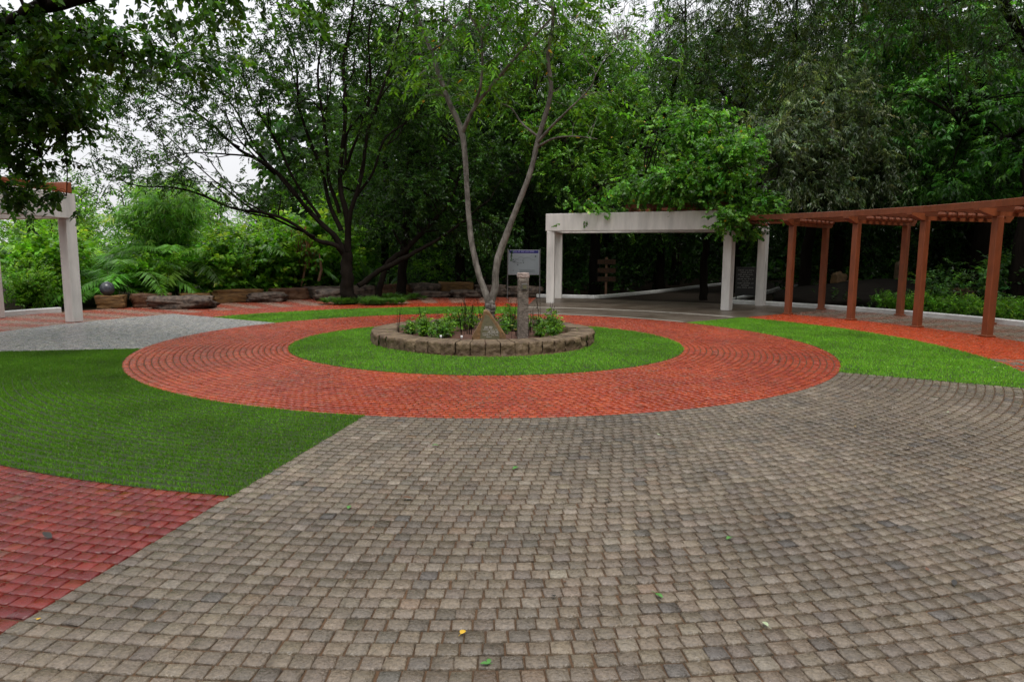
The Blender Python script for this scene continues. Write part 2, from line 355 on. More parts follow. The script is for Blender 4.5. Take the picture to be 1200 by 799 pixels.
# road through the gate and kerbs
def strip(name, m, L, Rr, z):
    n = len(L); V = [(*p, z) for p in L]+[(*p, z) for p in Rr]
    b = MB(); b.add(V, [(i, i+n, i+n+1, i+1) for i in range(n-1)]); return tag(b.build(name, m), kind='structure')
far = [(3.42, 25.6), (6.2, 29.2), (10.6, 35.9), (15.4, 42), (26.4, 55), (40, 70)]
near = [(7.4, 23.2), (11.5, 30.5), (13.8, 34.2), (21.3, 42.9), (34, 54), (50, 66)]
strip('road', M['asphalt'], [(p[0]-.0, p[1]) for p in far], near, .0055)
strip('road', M['asphalt'], [pol(12.6, 84-i*4)[:2] for i in range(9)], [pol(14.2, 84-i*4.)[:2] for i in range(9)], .003)
def kerb(pts, wd=.16, ht=.14):
    P = smooth_line([(p[0], p[1], 0, 1) for p in pts], 6)[:, :3]; T = norm(np.gradient(P, axis=0)); N = np.stack([-T[:, 1], T[:, 0], 0*T[:, 0]], -1)
    n = len(P); sec = [(-wd/2, -.05), (-wd/2, ht-.02), (-wd/2+.02, ht), (wd/2-.02, ht), (wd/2, ht-.02), (wd/2, -.05)]
    V = np.concatenate([P+N*a+UP*b for a, b in sec]); F = []
    for k in range(5):
        for i in range(n-1): F.append((k*n+i, (k+1)*n+i, (k+1)*n+i+1, k*n+i+1))
    F.append(tuple(k*n for k in range(4)));
    b = MB(); b.add(V, F[:-1]); b.add([V[k*n] for k in range(6)], [(0, 1, 2, 3, 4, 5)]); b.add([V[k*n+n-1] for k in range(6)], [(5, 4, 3, 2, 1, 0)])
    return tag(b.build('kerb', M['kerb']), kind='structure')
kerb([pol(13.03, t) for t in range(54, -15, -6)], .18, .13)
kerb([pol(13.0, t) for t in (84, 80, 76)]+[(3.35, 25.5)]+far[1:4], .14, .12)
kerb([(7.25, 23.35), (9.4, 27), (11.5, 30.5), (13.8, 34.2), (21.3, 42.9)], .12, .10)
kerb([pol(12.98, t) for t in (196, 186, 176, 168, 160, 154.5)], .16, .13)

# ------------------------------------------------------------------ pergola and gateways
def polar_M(th):
    a = math.radians(th); return Matrix(((math.cos(a), -math.sin(a), 0), (math.sin(a), math.cos(a), 0), (0, 0, 1)))
FR, RR = 10.3, 12.72
TH = [48.0-10.25*i for i in range(1, 7)]
SKT = ([-10, 7, 17.25, 27.5, 37.75], [.2, .4, .6, 1.2, 1.5])                                                    # rear posts sit a little further round
def sk(th, r): return th+float(np.interp(th, *SKT))*(r-FR)/(RR-FR)
pg = empty('pergola', pol(11.5, 22, 0), 0, 'curved terracotta painted timber pergola on square posts at the right edge of the plaza', 'pergola')
po = Vector(pol(11.5, 22, 0))
def pb(mb, name, m=M['timber'], root=pg, o=po):
    mb.v = [tuple(Vector(v)-o) for v in mb.v]; return mb.build(name, m, root)
for i, th in enumerate(TH):
    for r in (FR, RR):
        b = MB(); p = pol(r, sk(th, r), 1.22); b.box(p, (.155, .155, 2.44), polar_M(th), 0, .012); post = pb(b, 'post')
        b = MB(); b.box(pol(r, sk(th, r), .02), (.22, .22, .04), polar_M(th), 0, .01); b.v = [tuple(Vector(v)-po) for v in b.v]; b.build('base_plate', M['timber'], post)
    # radial beam with splayed tails
    b = MB(); Mx = polar_M(th); zc0, zc1 = 2.44, 2.60
    prof = [(9.78, zc1), (9.78, zc1-.045), (10.12, zc0), (13.0, zc0), (13.12, zc1-.05), (13.12, zc1), (12.84, zc1), (12.84, zc0+.085), (10.18, zc0+.085), (10.18, zc1)]
    vs = []
    for sg in (-.07, .07):
        for r, z in prof:
            A_ = Vector(pol(FR, th)); d_ = (Vector(pol(RR, sk(th, RR)))-A_).normalized(); v = A_+d_*(r-FR)+Vector((-d_.y, d_.x, 0))*sg; vs.append((v.x, v.y, z))
    b.add(vs, [tuple(range(10))[::-1], tuple(range(10, 20))]+[(k, (k+1) % 10, 10+(k+1) % 10, 10+k) for k in range(10)]); pb(b, 'radial_beam')
def bay(t0, t1, root, o, z0, purl=7, fascia=True, zf=2.603, namep='purlin'):
    for k in range(purl):
        r = FR+.34+k*(RR-FR-.62)/(purl-1)
        t0_ = t0; t0 = sk(t0, r); a = Vector(pol(r, t0-.35, z0)); c = Vector(pol(r, sk(t1, r)+.35, z0)); b = MB(); b.bar(a, c, .07, .06, 0, .004); b.tube([Vector(pol(r, t0-.42, z0-.10)), Vector(pol(r, t0-.62, z0-.10)), Vector(pol(r, t0-1.25, z0-.10)), Vector(pol(r, t0-1.5, z0-.085))], [.068, .074, .07, .035], 10); pb(b, namep, root=root, o=o); t0 = t0_
    if fascia:
        for r, h in ((FR-.03, .17), (RR+.03, .17)):
            b = MB(); b.bar(pol(r, sk(t0, r), zf+h/2), pol(r, sk(t1, r), zf+h/2), .09, h-.02, 0, .008); pb(b, 'fascia', root=root, o=o)
for i in range(len(TH)-1): bay(TH[i], TH[i+1], pg, po, 2.67)
bay(47.2, TH[0], pg, po, 2.67)
def gateway(ta, tb, label, seed, caps=True):
    o = Vector(pol(11.5, (ta+tb)/2, 0)); root = empty('concrete_gateway', o, 0, label, 'gateway'); top, bot, s = 2.92, 2.36, .26
    for th in (ta, tb):
        for r in (10.2, 12.7):
            b = MB(); b.box(pol(r, th, bot/2), (s, s, bot), polar_M(th), 0, .012); p_ = pb(b, 'post', M['concrete'], root, o)
        b = MB(); b.bar(pol(10.2+s/2+.003, th, (top+bot)/2), pol(12.7-s/2-.003, th, (top+bot)/2), s-.01, top-bot-.006, 0, .01); pb(b, 'side_beam', M['concrete'], root, o)
        if not caps: continue
        b = MB(); b.bar(pol(10.06, th, top+.13), pol(12.95, th, top+.13), .14, .24, 0, .01); pb(b, 'cap_timber', M['timber'], root, o)
    for r in (10.2, 12.7):
        e = .8/r*10
        A = Vector(pol(r, ta, 0)); B = Vector(pol(r, tb, 0)); d = (B-A).normalized()*(s/2+.02)
        b = MB(); b.bar(A-d+Vector((0, 0, (top+bot)/2+.002)), B+d+Vector((0, 0, (top+bot)/2+.002)), s+.012, top-bot, 0, .012); pb(b, 'lintel', M['concrete'], root, o)
    for k in range(9 if caps else 0):
        r = 10.62+k*.24
        b = MB(); b.bar(pol(r, max(ta, tb)-.4, top+.16), pol(r, min(ta, tb)+.4, top+.16), .07, .16, 0, .006); pb(b, 'purlin', M['timber'], root, o)
    return root
g2 = gateway(80.3, 48.0, 'off white concrete gateway with four square posts across the road at the back', 1, False)
for th in (50, 54, 58, 62, 66): 
    b = MB(); b.bar(pol(10.25, th, 3.0), pol(12.95, th, 3.0), .09, .15, 0, .006); pb(b, 'rafter', M['timber'], g2, g2.location)
for r in (10.5, 12.4):
    b = MB(); b.bar(pol(r, 49.3, 3.14), pol(r, 67, 3.14), .12, .13, 0, .006); pb(b, 'cross_timber', M['timber'], g2, g2.location)
gateway(162.4, 195, 'off white concrete gateway with red timber top at the far left edge', 2)

# ------------------------------------------------------------------ rocks
def rock_np(size, seed, sq=.55, rough=.10, n=14, flat=True):
    rng = random.Random(seed); ox = rng.uniform(0, 90)
    V = []; idx = {}; F = []
    def vid(p):
        k = tuple(round(q, 5) for q in p)
        if k not in idx:
            idx[k] = len(V); v = Vector(p); m = max(abs(v.x), abs(v.y), abs(v.z)); s = v.normalized(); c = v/m
            q = s*(1-sq)+c*sq*.86
            d = noise.noise(q*1.3+Vector((ox, 0, 0)))*rough*2.2+noise.noise(q*3.7+Vector((0, ox, 0)))*rough+noise.noise(q*9+Vector((0, 0, ox)))*rough*.4
            q = q*(1+d); V.append((q.x*size[0]/2*1.1, q.y*size[1]/2*1.1, q.z*size[2]/2*1.12))
        return idx[k]
    for ax in range(3):
        for sg in (-1, 1):
            for i in range(n):
                for j in range(n):
                    q = []
                    for (a, b_) in ((i, j), (i+1, j), (i+1, j+1), (i, j+1)):
                        p = [0, 0, 0]; p[ax] = sg; p[(ax+1) % 3] = math.tan((a/n*2-1)*math.pi/4); p[(ax+2) % 3] = math.tan((b_/n*2-1)*math.pi/4); q.append(vid(p))
                    F.append(q if sg > 0 else q[::-1])
    V = np.array(V)
    if flat: V[:, 2] = np.maximum(V[:, 2], -size[2]/2*.92)
    V[:, 2] += size[2]/2*.9
    return V, np.array(F)
def rock(name, loc, size, rz, m, label, cat='rock', seed=0, group=None, sq=.6, rough=.1):
    V, F = rock_np(size, seed, sq, rough); o = fastmesh(name, V, [F], m, None, smooth=True); o.location = loc; o.rotation_euler = (0, 0, rz)
    return tag(o, label, cat, group)
def at_th(r, th, dz=0): return pol(r, th, dz)
ROW = 'stone blocks of the low boundary wall'
rock('stone_block', (-11.55, 19.65, 0), (.78, .6, .40), .35, M['rock3'], 'ochre layered stone block beside the gateway, under the dark stone ball', 'stone block', 3, ROW, .85, .05)
V, F = rock_np((.36, .36, .36), 5, 0, .012, flat=False); o = fastmesh('stone_ball', V, [F], M['ball'], smooth=True); o.location = (-11.62, 19.6, .40)
tag(o, 'glossy dark grey stone ball on the ochre stone block', 'stone ball')
rock('stone_block', (-10.7, 20.25, 0), (1.12, .6, .42), .55, M['rock2'], 'reddish brown block between the ochre layered block and the big boulder', 'stone block', 4, ROW, .8, .06)
rock('boulder', (-9.55, 19.75, 0), (1.75, .8, .38), .12, M['rock'], 'long dark flat boulder in front of the wall, largest and leftmost of the boulders', 'boulder', 9, None, .55, .12)
rock('boulder', (-8.15, 22.55, 0), (1.3, .75, .33), .25, M['rock'], 'low brown grey boulder on the red paving, middle one left of the big tree', 'boulder', 12, None, .5, .1)
rock('boulder', (-6.15, 23.4, 0), (1.25, .8, .42), .1, M['rock'], 'rounded blue grey boulder just left of the dark tree trunk', 'boulder', 15, None, .35, .09)
rock('boulder', (-1.75, 25.3, 0), (1.1, .7, .30), .0, M['rock'], 'small grey boulder behind the planter, left of the pale tree', 'boulder', 18, None, .4, .12)
segs = [(-9.95, 21.4, .9, .36, 'rock3', 'flat ochre slab behind the big dark boulder'), (-8.95, 22.3, 1.6, .45, 'rock3', 'long ochre brown block right behind the big dark boulder'),
        (-7.75, 23.7, 1.35, .42, 'rock2', 'brown layered block behind the middle boulder'), (-6.85, 24.6, 1.45, .44, 'rock', 'long grey block between the middle boulder and the blue grey boulder'),
        (-5.6, 25.3, 1.2, .45, 'rock', 'dark block directly behind the blue grey boulder'), (-4.45, 25.7, 1.25, .5, 'rock2', 'reddish brown block seen between the two dark trunks'),
        (-3.35, 26.0, 1.3, .52, 'rock', 'dark grey slab right of the slim dark trunks'), (-2.15, 26.2, 1.35, .56, 'rock3', 'warm brown block behind the grass strip, left of the pale tree'),
        (-.85, 26.3, 1.3, .45, 'rock', 'dark block of the wall directly behind the pale tree'), (.5, 26.3, 1.4, .4, 'rock', 'dark block of the wall under the map board')]
for i, (x, y, l, h, m, lb) in enumerate(segs):
    rock('stone_block', (x, y, 0), (l, .55, h), (.55, .6, .5, .4, .25, .12, .08, .05, 0, 0)[i], M[m], lb, 'stone block', 30+i, ROW, .82, .07)
rock('stone_block', (-2.95, 25.3, 0), (1.5, .5, .24), .05, M['rock'], 'thin grey slab lying in front of the boundary wall', 'stone block', 50, ROW, .7, .08)
rock('stone_block', (-8.2, 23.0, 0), (.8, .4, .22), .5, M['rock3'], 'small ochre block at the foot of the wall', 'stone block', 51, ROW, .7, .08)
# stones beyond the right kerb
rock('stone_post', (13.9, 22.6, 0), (.28, .26, .72), .2, M['rock3'], 'short rounded ochre stone post beyond the hedge', 'stone post', 61, None, .6, .06)
rock('stone_post', (14.3, 25.4, 0), (.24, .24, 1.5), .1, M['rimtop'], 'tall slim weathered stone post beyond the pergola', 'stone post', 62, None, .75, .05)
rock('boulder', (14.9, 22.7, 0), (.8, .6, .62), .4, M['rock2'], 'brown boulder right of the short stone post beyond the hedge', 'boulder', 63)
rock('boulder', (17.2, 23.2, 0), (1.5, .8, .8), .2, M['rock'], 'wide grey boulder behind the leafy shrub at the right', 'boulder', 64)
rock('stone_post', (12.2, 25.6, 0), (.5, .4, 1.05), .2, M['brownstone'], 'squat brown stone post in the dark behind the pergola', 'stone post', 65, None, .7, .06)
V, F = rock_np((6.5, 4, 1.3), 71, .1, .08); V[:, 2] -= .45
o = fastmesh('earth_mound', V, [F], mat('mound_earth', (.012, .010, .008), .9, spec=.1, nscale=3, namt=.3, bump=.6, bscale=30), smooth=True); o.location = (12.8, 24.4, -.1); tag(o, kind='structure')

# ------------------------------------------------------------------ round planter
PX, PY, PR = -.55, 13.1, 2.13
root = empty('round_planter', (PX, PY, 0), 0, 'low round planter of rough cut stone in the middle of the plaza', 'planter')
S = Soup(); rng = np.random.default_rng(77); nb = 54; rin = PR-.46
for k in range(nb):
    a0 = 2*np.pi*k/nb; a1 = 2*np.pi*(k+1)/nb-.006; na, nr_, nz_ = 8, 6, 6
    hh = .2+rng.normal(0, .003); out = rng.normal(0, .008)
    def P_(u, v, s_):                                       # u along, v radial 0..1, s_ height 0..1
        a = a0+(a1-a0)*u; r = rin+(PR+out-rin)*v; z = hh*s_
        if v == 1: r += .025*noise.noise(Vector((a*9, s_*3, k)))+.02*noise.noise(Vector((a*30, s_*8, k)))+.02*noise.noise(Vector((a*70, s_*20, k)))-.008*(s_ > .98)-.012*(abs(u-.5) > .45)
        if s_ >= .98: z += .010*noise.noise(Vector((a*14, v*4, k*.3)))-.003*(abs(u-.5) > .45)
        return (r*math.cos(a), r*math.sin(a), z)
    us = np.linspace(0, 1, na+1); path = [(1, z) for z in np.linspace(-.1, 1, nz_+1)]+[(v, 1) for v in np.linspace(1, 0, nr_+1)[1:]]+[(0, .2)]
    V = np.array([[P_(u, v, z) for (v, z) in path] for u in us]).reshape(-1, 3); m_ = len(path)
    i, j = np.meshgrid(np.arange(na), np.arange(m_-1), indexing='ij'); F = np.stack([i*m_+j, (i+1)*m_+j, (i+1)*m_+j+1, i*m_+j+1], -1).reshape(-1, 4)
    S.add(V, F)
S.build('stone_rim', M['rimtop'], root)
V = []; F = []; nr_, na = 10, 40
rr, aa = np.meshgrid(np.linspace(0, rin+.03, nr_), np.linspace(0, 2*np.pi, na, endpoint=False), indexing='ij')
X = rr*np.cos(aa); Y = rr*np.sin(aa); Z = np.array([.10+.05*noise.noise(Vector((a*2, b*2, 3)))+.05*(1-min(1, (a*a+b*b)/2.6)) for a, b in zip(X.ravel(), Y.ravel())])
V = np.stack([X.ravel(), Y.ravel(), Z], -1); F = [(i*na+j, (i+1)*na+j, (i+1)*na+(j+1) % na, i*na+(j+1) % na) for i in range(nr_-1) for j in range(na)]
fastmesh('soil', V, [np.array(F)], M['bedsoil'], root, smooth=True)

# inscribed stone: brown slab with peaked top, sloping right edge
root = empty('inscribed_stone', (-.40, 11.98, .1), 0, 'brown pointed stone slab with white lettering leaning at the front of the planter', 'inscribed stone')
def slab(profile, d, bev, m, name, parent, front=None):
    c = Vector((sum(p[0] for p in profile)/len(profile), 0, sum(p[1] for p in profile)/len(profile))); n = len(profile); b = MB()
    ins = [((p[0]-c.x)*(1-bev)+c.x, (p[1]-c.z)*(1-bev)+c.z) for p in profile]
    vs = [(x, -d/2, z) for x, z in ins]+[(x, -d/2+.03, z) for x, z in profile]+[(x, d/2, z) for x, z in profile]
    b.add(vs, [tuple(range(n))]+[(k, n+k, n+(k+1) % n, (k+1) % n) for k in range(n)]+[(n+k, 2*n+k, 2*n+(k+1) % n, n+(k+1) % n) for k in range(n)]+[tuple(range(2*n, 3*n))[::-1]])
    return b.build(name, m, parent)
pr = [(-.30, 0), (.30, 0), (.28, .12), (.19, .25), (.10, .38), (.0, .52), (-.05, .56), (-.10, .55), (-.13, .42), (-.2, .28), (-.27, .16), (-.31, .08)]
slab(pr, .16, .08, M['brownstone'], 'slab', root)
slab([(-.16, .04), (.18, .04), (.18, .17), (.10, .30), (-.01, .46), (-.07, .48), (-.11, .36), (-.15, .22)], .012, .02, M['greyface'], 'dressed_face', root).location = (0, -.089, 0)
rngt = random.Random(4); b = MB()
def scribble(b, x0, x1, z, h, y, rnd, cell=.021):          # rows of small upright strokes: lettering too small to read
    x = x0
    while x < x1-.01:
        wl = rnd.randint(3, 8)
        for _ in range(wl):
            if x > x1-.01: break
            k = rnd.randint(0, 3)
            b.box((x, y, z), (.0035, .003, h))
            if k in (0, 1): b.box((x+.005, y, z+h*.4), (.0065, .003, h*.2))
            if k in (1, 2): b.box((x+.005, y, z-h*.4), (.0065, .003, h*.2))
            if k in (0, 3): b.box((x+.0095, y, z+(h*.1 if k else -h*.1)), (.003, .003, h*.7))
            x += cell*.75
        x += cell*.7
scribble(b, -.08, .07, .255, .04, -.097, rngt); scribble(b, -.11, .15, .218, .014, -.097, rngt); scribble(b, -.02, .17, .178, .035, -.097, rngt)
scribble(b, -.12, .17, .148, .014, -.097, rngt); scribble(b, -.11, .17, .118, .016, -.097, rngt); scribble(b, -.05, .05, .085, .012, -.097, rngt)
b.build('lettering', M['letter'], root)
# granite pillar
root = empty('stone_pillar', (.19, 12.15, .08), .12, 'rough square granite pillar with a small square plate in the planter', 'pillar')
V, F = rock_np((.195, .19, 1.25), 88, .97, .035, 16); V[:, :2] *= 1.0; fastmesh('shaft', V, [F], mat('rough_granite', (.10, .082, .066), .7, nscale=16, bump=1, bscale=40, col2=(.2, .165, .135)), root)
V, F = rock_np((.21, .2, .10), 89, .8, .06, 8); V[:, 2] += 1.13; fastmesh('pale_top', V, [F], mat('pale_chipped_stone', (.36, .28, .25), .7, nscale=14, namt=.4, bump=.6), root, smooth=True)
b = MB(); b.box((.01, -.112, .98), (.10, .012, .10), None, 0, .003); fr = b.build('plate', M['steel'], root)
b = MB(); b.box((.01, -.120, .98), (.07, .006, .07)); b.build('plate_inset', M['greyface'], root)
for i, (px, py) in enumerate([(-1.22, 11.62), (-.86, 11.58)]):
    b = MB(); b.tube([(0, 0, 0), (0, 0, .03), (0, 0, .055)], [.014, .018, .02], 10)
    o = b.build('garden_light', M['white'], None, True); o.location = (px, py, .19); tag(o, ('tiny', 'slightly bigger')[i]+' white cup light on the planter edge, '+('left', 'right')[i]+' of the two', 'garden light')

# ------------------------------------------------------------------ signs
root = empty('map_board', (.41, 24.9, 0), 0, 'white map board with navy heading on two thin posts behind the pillar', 'sign board')
for s in (-1, 1):
    b = MB(); b.box((s*.585, 0, .9), (.035, .035, 1.8)); b.build('post', M['steel'], root)
b = MB(); b.box((0, -.03, 1.31), (1.12, .03, .90), None, 0, .004); pn = b.build('panel', mat('panel_frame', (.28, .30, .33), .5), root)  # white frame, greyed in its colour for the shade around it
b = MB(); b.box((0, -.048, 1.25), (1.05, .006, .72)); b.build('map_face', M['board'], root)
b = MB(); b.box((0, -.048, 1.69), (1.05, .006, .1)); b.build('heading_band', M['navy'], root)
b = MB(); rt = random.Random(9)
for row in (1.69,):
    x = -.36
    while x < .36:
        b.box((x, -.053, row), (.012, .004, .05)); b.box((x+.014, -.053, row+.018), (.016, .004, .012)); x += .042
        if rt.random() < .15: x += .03
b.build('heading_lettering', mat('violet_lettering', (.3, .28, .5), .5), root)
b = MB()
for k in range(26):
    a = k/25; x = -.45+.85*a; z = 1.36+.13*math.sin(a*3.0)+.02*math.sin(a*20); b.box((x, -.0535, z), (.035, .003, .006))
for k in range(40):
    b.box((rt.uniform(-.45, .0), -.0535, rt.uniform(1.28, 1.46)), (rt.uniform(.008, .04), .003, rt.uniform(.005, .022)))
for (x, z, s) in ((-.22, 1.22, .04), (-.33, 1.34, .045), (.42, 1.53, .05), (-.38, 1.02, .025)): b.box((x, -.0535, z), (s, .003, s))
for z in (.97, 1.0, 1.04): b.box((.12, -.0535, z), (.55, .003, .006))
b.build('map_drawing', M['ink'], root)
root = empty('notice_board', (8.15, 23.9, 0), -.25, 'black notice board with faint white writing between the right gateway posts', 'sign board')
b = MB(); b.box((0, 0, .72), (.68, .03, .98), None, 0, .004); b.build('board', M['black'], root)
for s in (-1, 1): b = MB(); b.box((s*.3, .02, .5), (.035, .03, 1.0)); b.build('leg', M['black'], root)
b = MB(); rt = random.Random(5)
for k in range(9):
    z = 1.10-k*.075; x0 = -.27 if k % 2 == 0 else rt.uniform(-.2, -.1); x1 = .27 if k % 2 == 0 else rt.uniform(.1, .2); scribble(b, x0, x1, z, .028, -.018, rt, .04)
b.build('writing', M['letter'], root)
root = empty('plank_sign', (3.72, 27.2, 0), 0, 'dark wooden sign with three orange lettered planks deep behind the gateway', 'sign')
b = MB(); b.box((0, 0, .75), (.08, .06, 1.5)); b.build('post', M['deadwood'], root)
for k in range(3):
    b = MB(); b.box((.01*k, -.05, 1.32-k*.34), (.72, .03, .20), None, 0, .006); p_ = b.build('plank', mat('dark_plank', (.05, .025, .012), .7), root)
    b = MB(); scribble(b, -.32, .32, 1.32-k*.34, .10, -.068, rt, .075); b.build('lettering', M['orange'], p_)

# ------------------------------------------------------------------ foliage tools
def leaves(rng, P, D, L, W, nrm=None, droop=.15, tilt=.7, shape=.45):
    n = len(P); N = norm((UP if nrm is None else nrm)+rng.normal(0, tilt, (n, 3))); D = norm(D); S_ = norm(np.cross(D, N))
    L = L*rng.uniform(.7, 1.25, (n, 1)); W = W*rng.uniform(.75, 1.2, (n, 1)); Nn = np.cross(S_, D)
    V = np.empty((n, 4, 3)); V[:, 0] = P; mid = P+D*L*shape-Nn*0
    V[:, 1] = mid+S_*W/2+Nn*W*.12; V[:, 3] = mid-S_*W/2+Nn*W*.12; V[:, 2] = P+D*L; V[:, 2, 2] -= (L*droop)[:, 0]
    return V.reshape(-1, 3)
def sprays(rng, P, O, per=12, tl=.35, L=.09, W=.04, droop=.25, ldroop=.3, ang=.9, tilt=.6):
    n = len(P); T = norm(O+rng.normal(0, .55, (n, 3))-UP*droop); tl = tl*rng.uniform(.6, 1.3, (n, 1))
    B = norm(np.cross(T, UP+rng.normal(0, .35, (n, 3)))); PP = []; DD = []
    for k in range(per):
        s = (k+.7)/per; sg = 1 if k % 2 else -1
        PP.append(P+T*tl*s-UP*(droop*.35*tl*s*s)); DD.append(T*.55+B*sg*ang+rng.normal(0, .22, (n, 3))-UP*ldroop)
    PP = np.stack(PP, 1).reshape(-1, 3); DD = np.stack(DD, 1).reshape(-1, 3)
    return leaves(rng, PP, DD, L, W, None, .15, tilt)
def quads(n): return np.arange(n).reshape(-1, 4)
def leafcols(rng, nleaf, pal, wts, per=1, var=.15, yellow=0.0):
    pal = np.array(pal); ng = -(-nleaf//per); gcol = pal[rng.choice(len(pal), ng, p=np.array(wts)/sum(wts))]*np.exp(rng.normal(-.05, .38, (ng, 1)))*(1+rng.normal(0, .08, (ng, 3)))  # wide brightness spread per spray imitates glints over dark gaps
    c = np.repeat(gcol, per, axis=0)[:nleaf]*np.exp(rng.normal(-.02, var*1.5, (nleaf, 1)))
    if yellow: c[rng.random(nleaf) < yellow] = (.45, .27, .03)
    return np.repeat(np.clip(c, .004, .6), 4, axis=0)
DARK = [(.020, .056, .009), (.034, .088, .012), (.012, .035, .007)]
MID = [(.05, .13, .014), (.08, .19, .018), (.03, .085, .010)]
BRIGHT = [(.11, .25, .014), (.16, .31, .02), (.07, .18, .012)]
OLIVE = [(.11, .165, .075), (.18, .235, .135), (.055, .09, .038)]
def lobesample(rng, lobes, N, shell=.5):
    w_ = np.array([l[6] if len(l) > 6 else l[3]*l[4]*l[5] for l in lobes], float); k = rng.choice(len(lobes), N, p=w_/w_.sum())
    L = np.array([l[:6] for l in lobes], float)[k]; d = norm(rng.normal(0, 1, (N, 3))); r = rng.random(N)**shell
    return L[:, :3]+d*r[:, None]*L[:, 3:6], d
def tree(name, label, cat, limbs, lobes, K=24, N=300, ns=3, leaf=None, pal=MID, wts=(4, 3, 2), bark='bark', group=None, seed=0, lit=.35, twig=.010, sec=.035, yellow=0, minz=1.5, shell=.5, build_twigs=True, jit=.25, lm='leaf', wander=.03):
    rng = np.random.default_rng(seed); base = np.array(limbs[0][0][:3]); base[2] = 0
    root = empty(name, tuple(base), 0, label, cat, group); S = Soup(); cand = []
    for li, lim_ in enumerate(limbs):
        P = smooth_line(lim_, 6)
        if li == 0 or lim_[0][3] > .08:
            P = P.copy(); P[1:, :3] += rng.normal(0, 1, (len(P)-1, 3))*P[1:, 3:4]*.10
        if li > 0:
            ph = rng.uniform(0, 6.3, 3); q = np.arange(len(P))[:, None]; P[:, :3] += wander*np.sin(q*.55+ph)*np.minimum(1, q/6)
        V, F = tube_np(P[:, :3], P[:, 3], 10 if P[0, 3] > .06 else 7, .14, rng); S.add(V, F); cand.append(P)
    cand = np.concatenate(cand); cs = cand[cand[:, 2] > minz]
    if not len(cs): cs = cand
    def linkto(T, C, r0, nseg, rmin, sides):
        d = np.linalg.norm(C[:, :3]-T, axis=1)+.8*np.maximum(0, C[:, 2]-T[2]); k = d.argmin(); A = C[k, :3]; D = T-A; ln = np.linalg.norm(D)
        rr0 = min(C[k, 3]*.75, r0*(.5+ln*.5)); t = np.linspace(0, 1, nseg+1)[:, None]
        off = UP*ln*.14+rng.normal(0, ln*.08, 3); P = A+D*t+off*np.sin(np.pi*t)+rng.normal(0, ln*.02, (nseg+1, 3))*(t > 0)*(t < 1)
        R = rr0+(rmin-rr0)*t[:, 0]; V, F = tube_np(P, R, sides); S.add(V, F); return np.hstack([P, R[:, None]])
    T2, _ = lobesample(rng, lobes, K, .55); sec_pts = []
    for T in T2: sec_pts.append(linkto(T, cs, sec, 5, .008, 5)[1:])
    C2 = np.concatenate(sec_pts+[cs[cs[:, 3] < .06]]) if len(sec_pts) else cs
    tips, outd = lobesample(rng, lobes, N, shell); dirs = []
    for T in tips:
        if build_twigs: l = linkto(T, C2, twig, 3, .003, 3); dirs.append(l[-1, :3]-l[-2, :3])
        else:
            k = np.linalg.norm(C2[:, :3]-T, axis=1).argmin(); dirs.append(T-C2[k, :3])
    dirs = norm(np.array(dirs))
    lf = dict(per=12, tl=.35, L=.09, W=.04, droop=.25, ldroop=.3); lf.update(leaf or {})
    P = np.repeat(tips, ns, axis=0)+rng.normal(0, jit, (N*ns, 3)); P[::ns] = tips; O = np.repeat(dirs, ns, axis=0)+rng.normal(0, .5, (N*ns, 3))
    V = sprays(rng, P, O, **lf); nl = len(V)//4
    S.build('trunk', M[bark], root, base, smooth=True)
    fastmesh('crown', V-base, [quads(len(V))], M[lm], root, leafcols(rng, nl, pal, wts, lf['per'], .18, yellow))
    return root

def W(px, py, Y):                                           # survey helper: photograph bearing at a chosen distance Y
    x = (px-600)/800; y = -(py-399.5)/800; c, s = math.cos(ROLL), math.sin(ROLL); x, y = x*c-y*s, x*s+y*c
    dy = math.cos(PITCH)+y*math.sin(PITCH); dz = -math.sin(PITCH)+y*math.cos(PITCH); return (x*Y/dy, Y, CAM_H+dz*Y/dy)
def limb(pts): return [(*W(a, b, y), r) for a, b, y, r in pts]

# ------------------------------------------------------------------ hero trees
def limbk(pts): return [(x, y, z, r*.86) for x, y, z, r in limb(pts)]
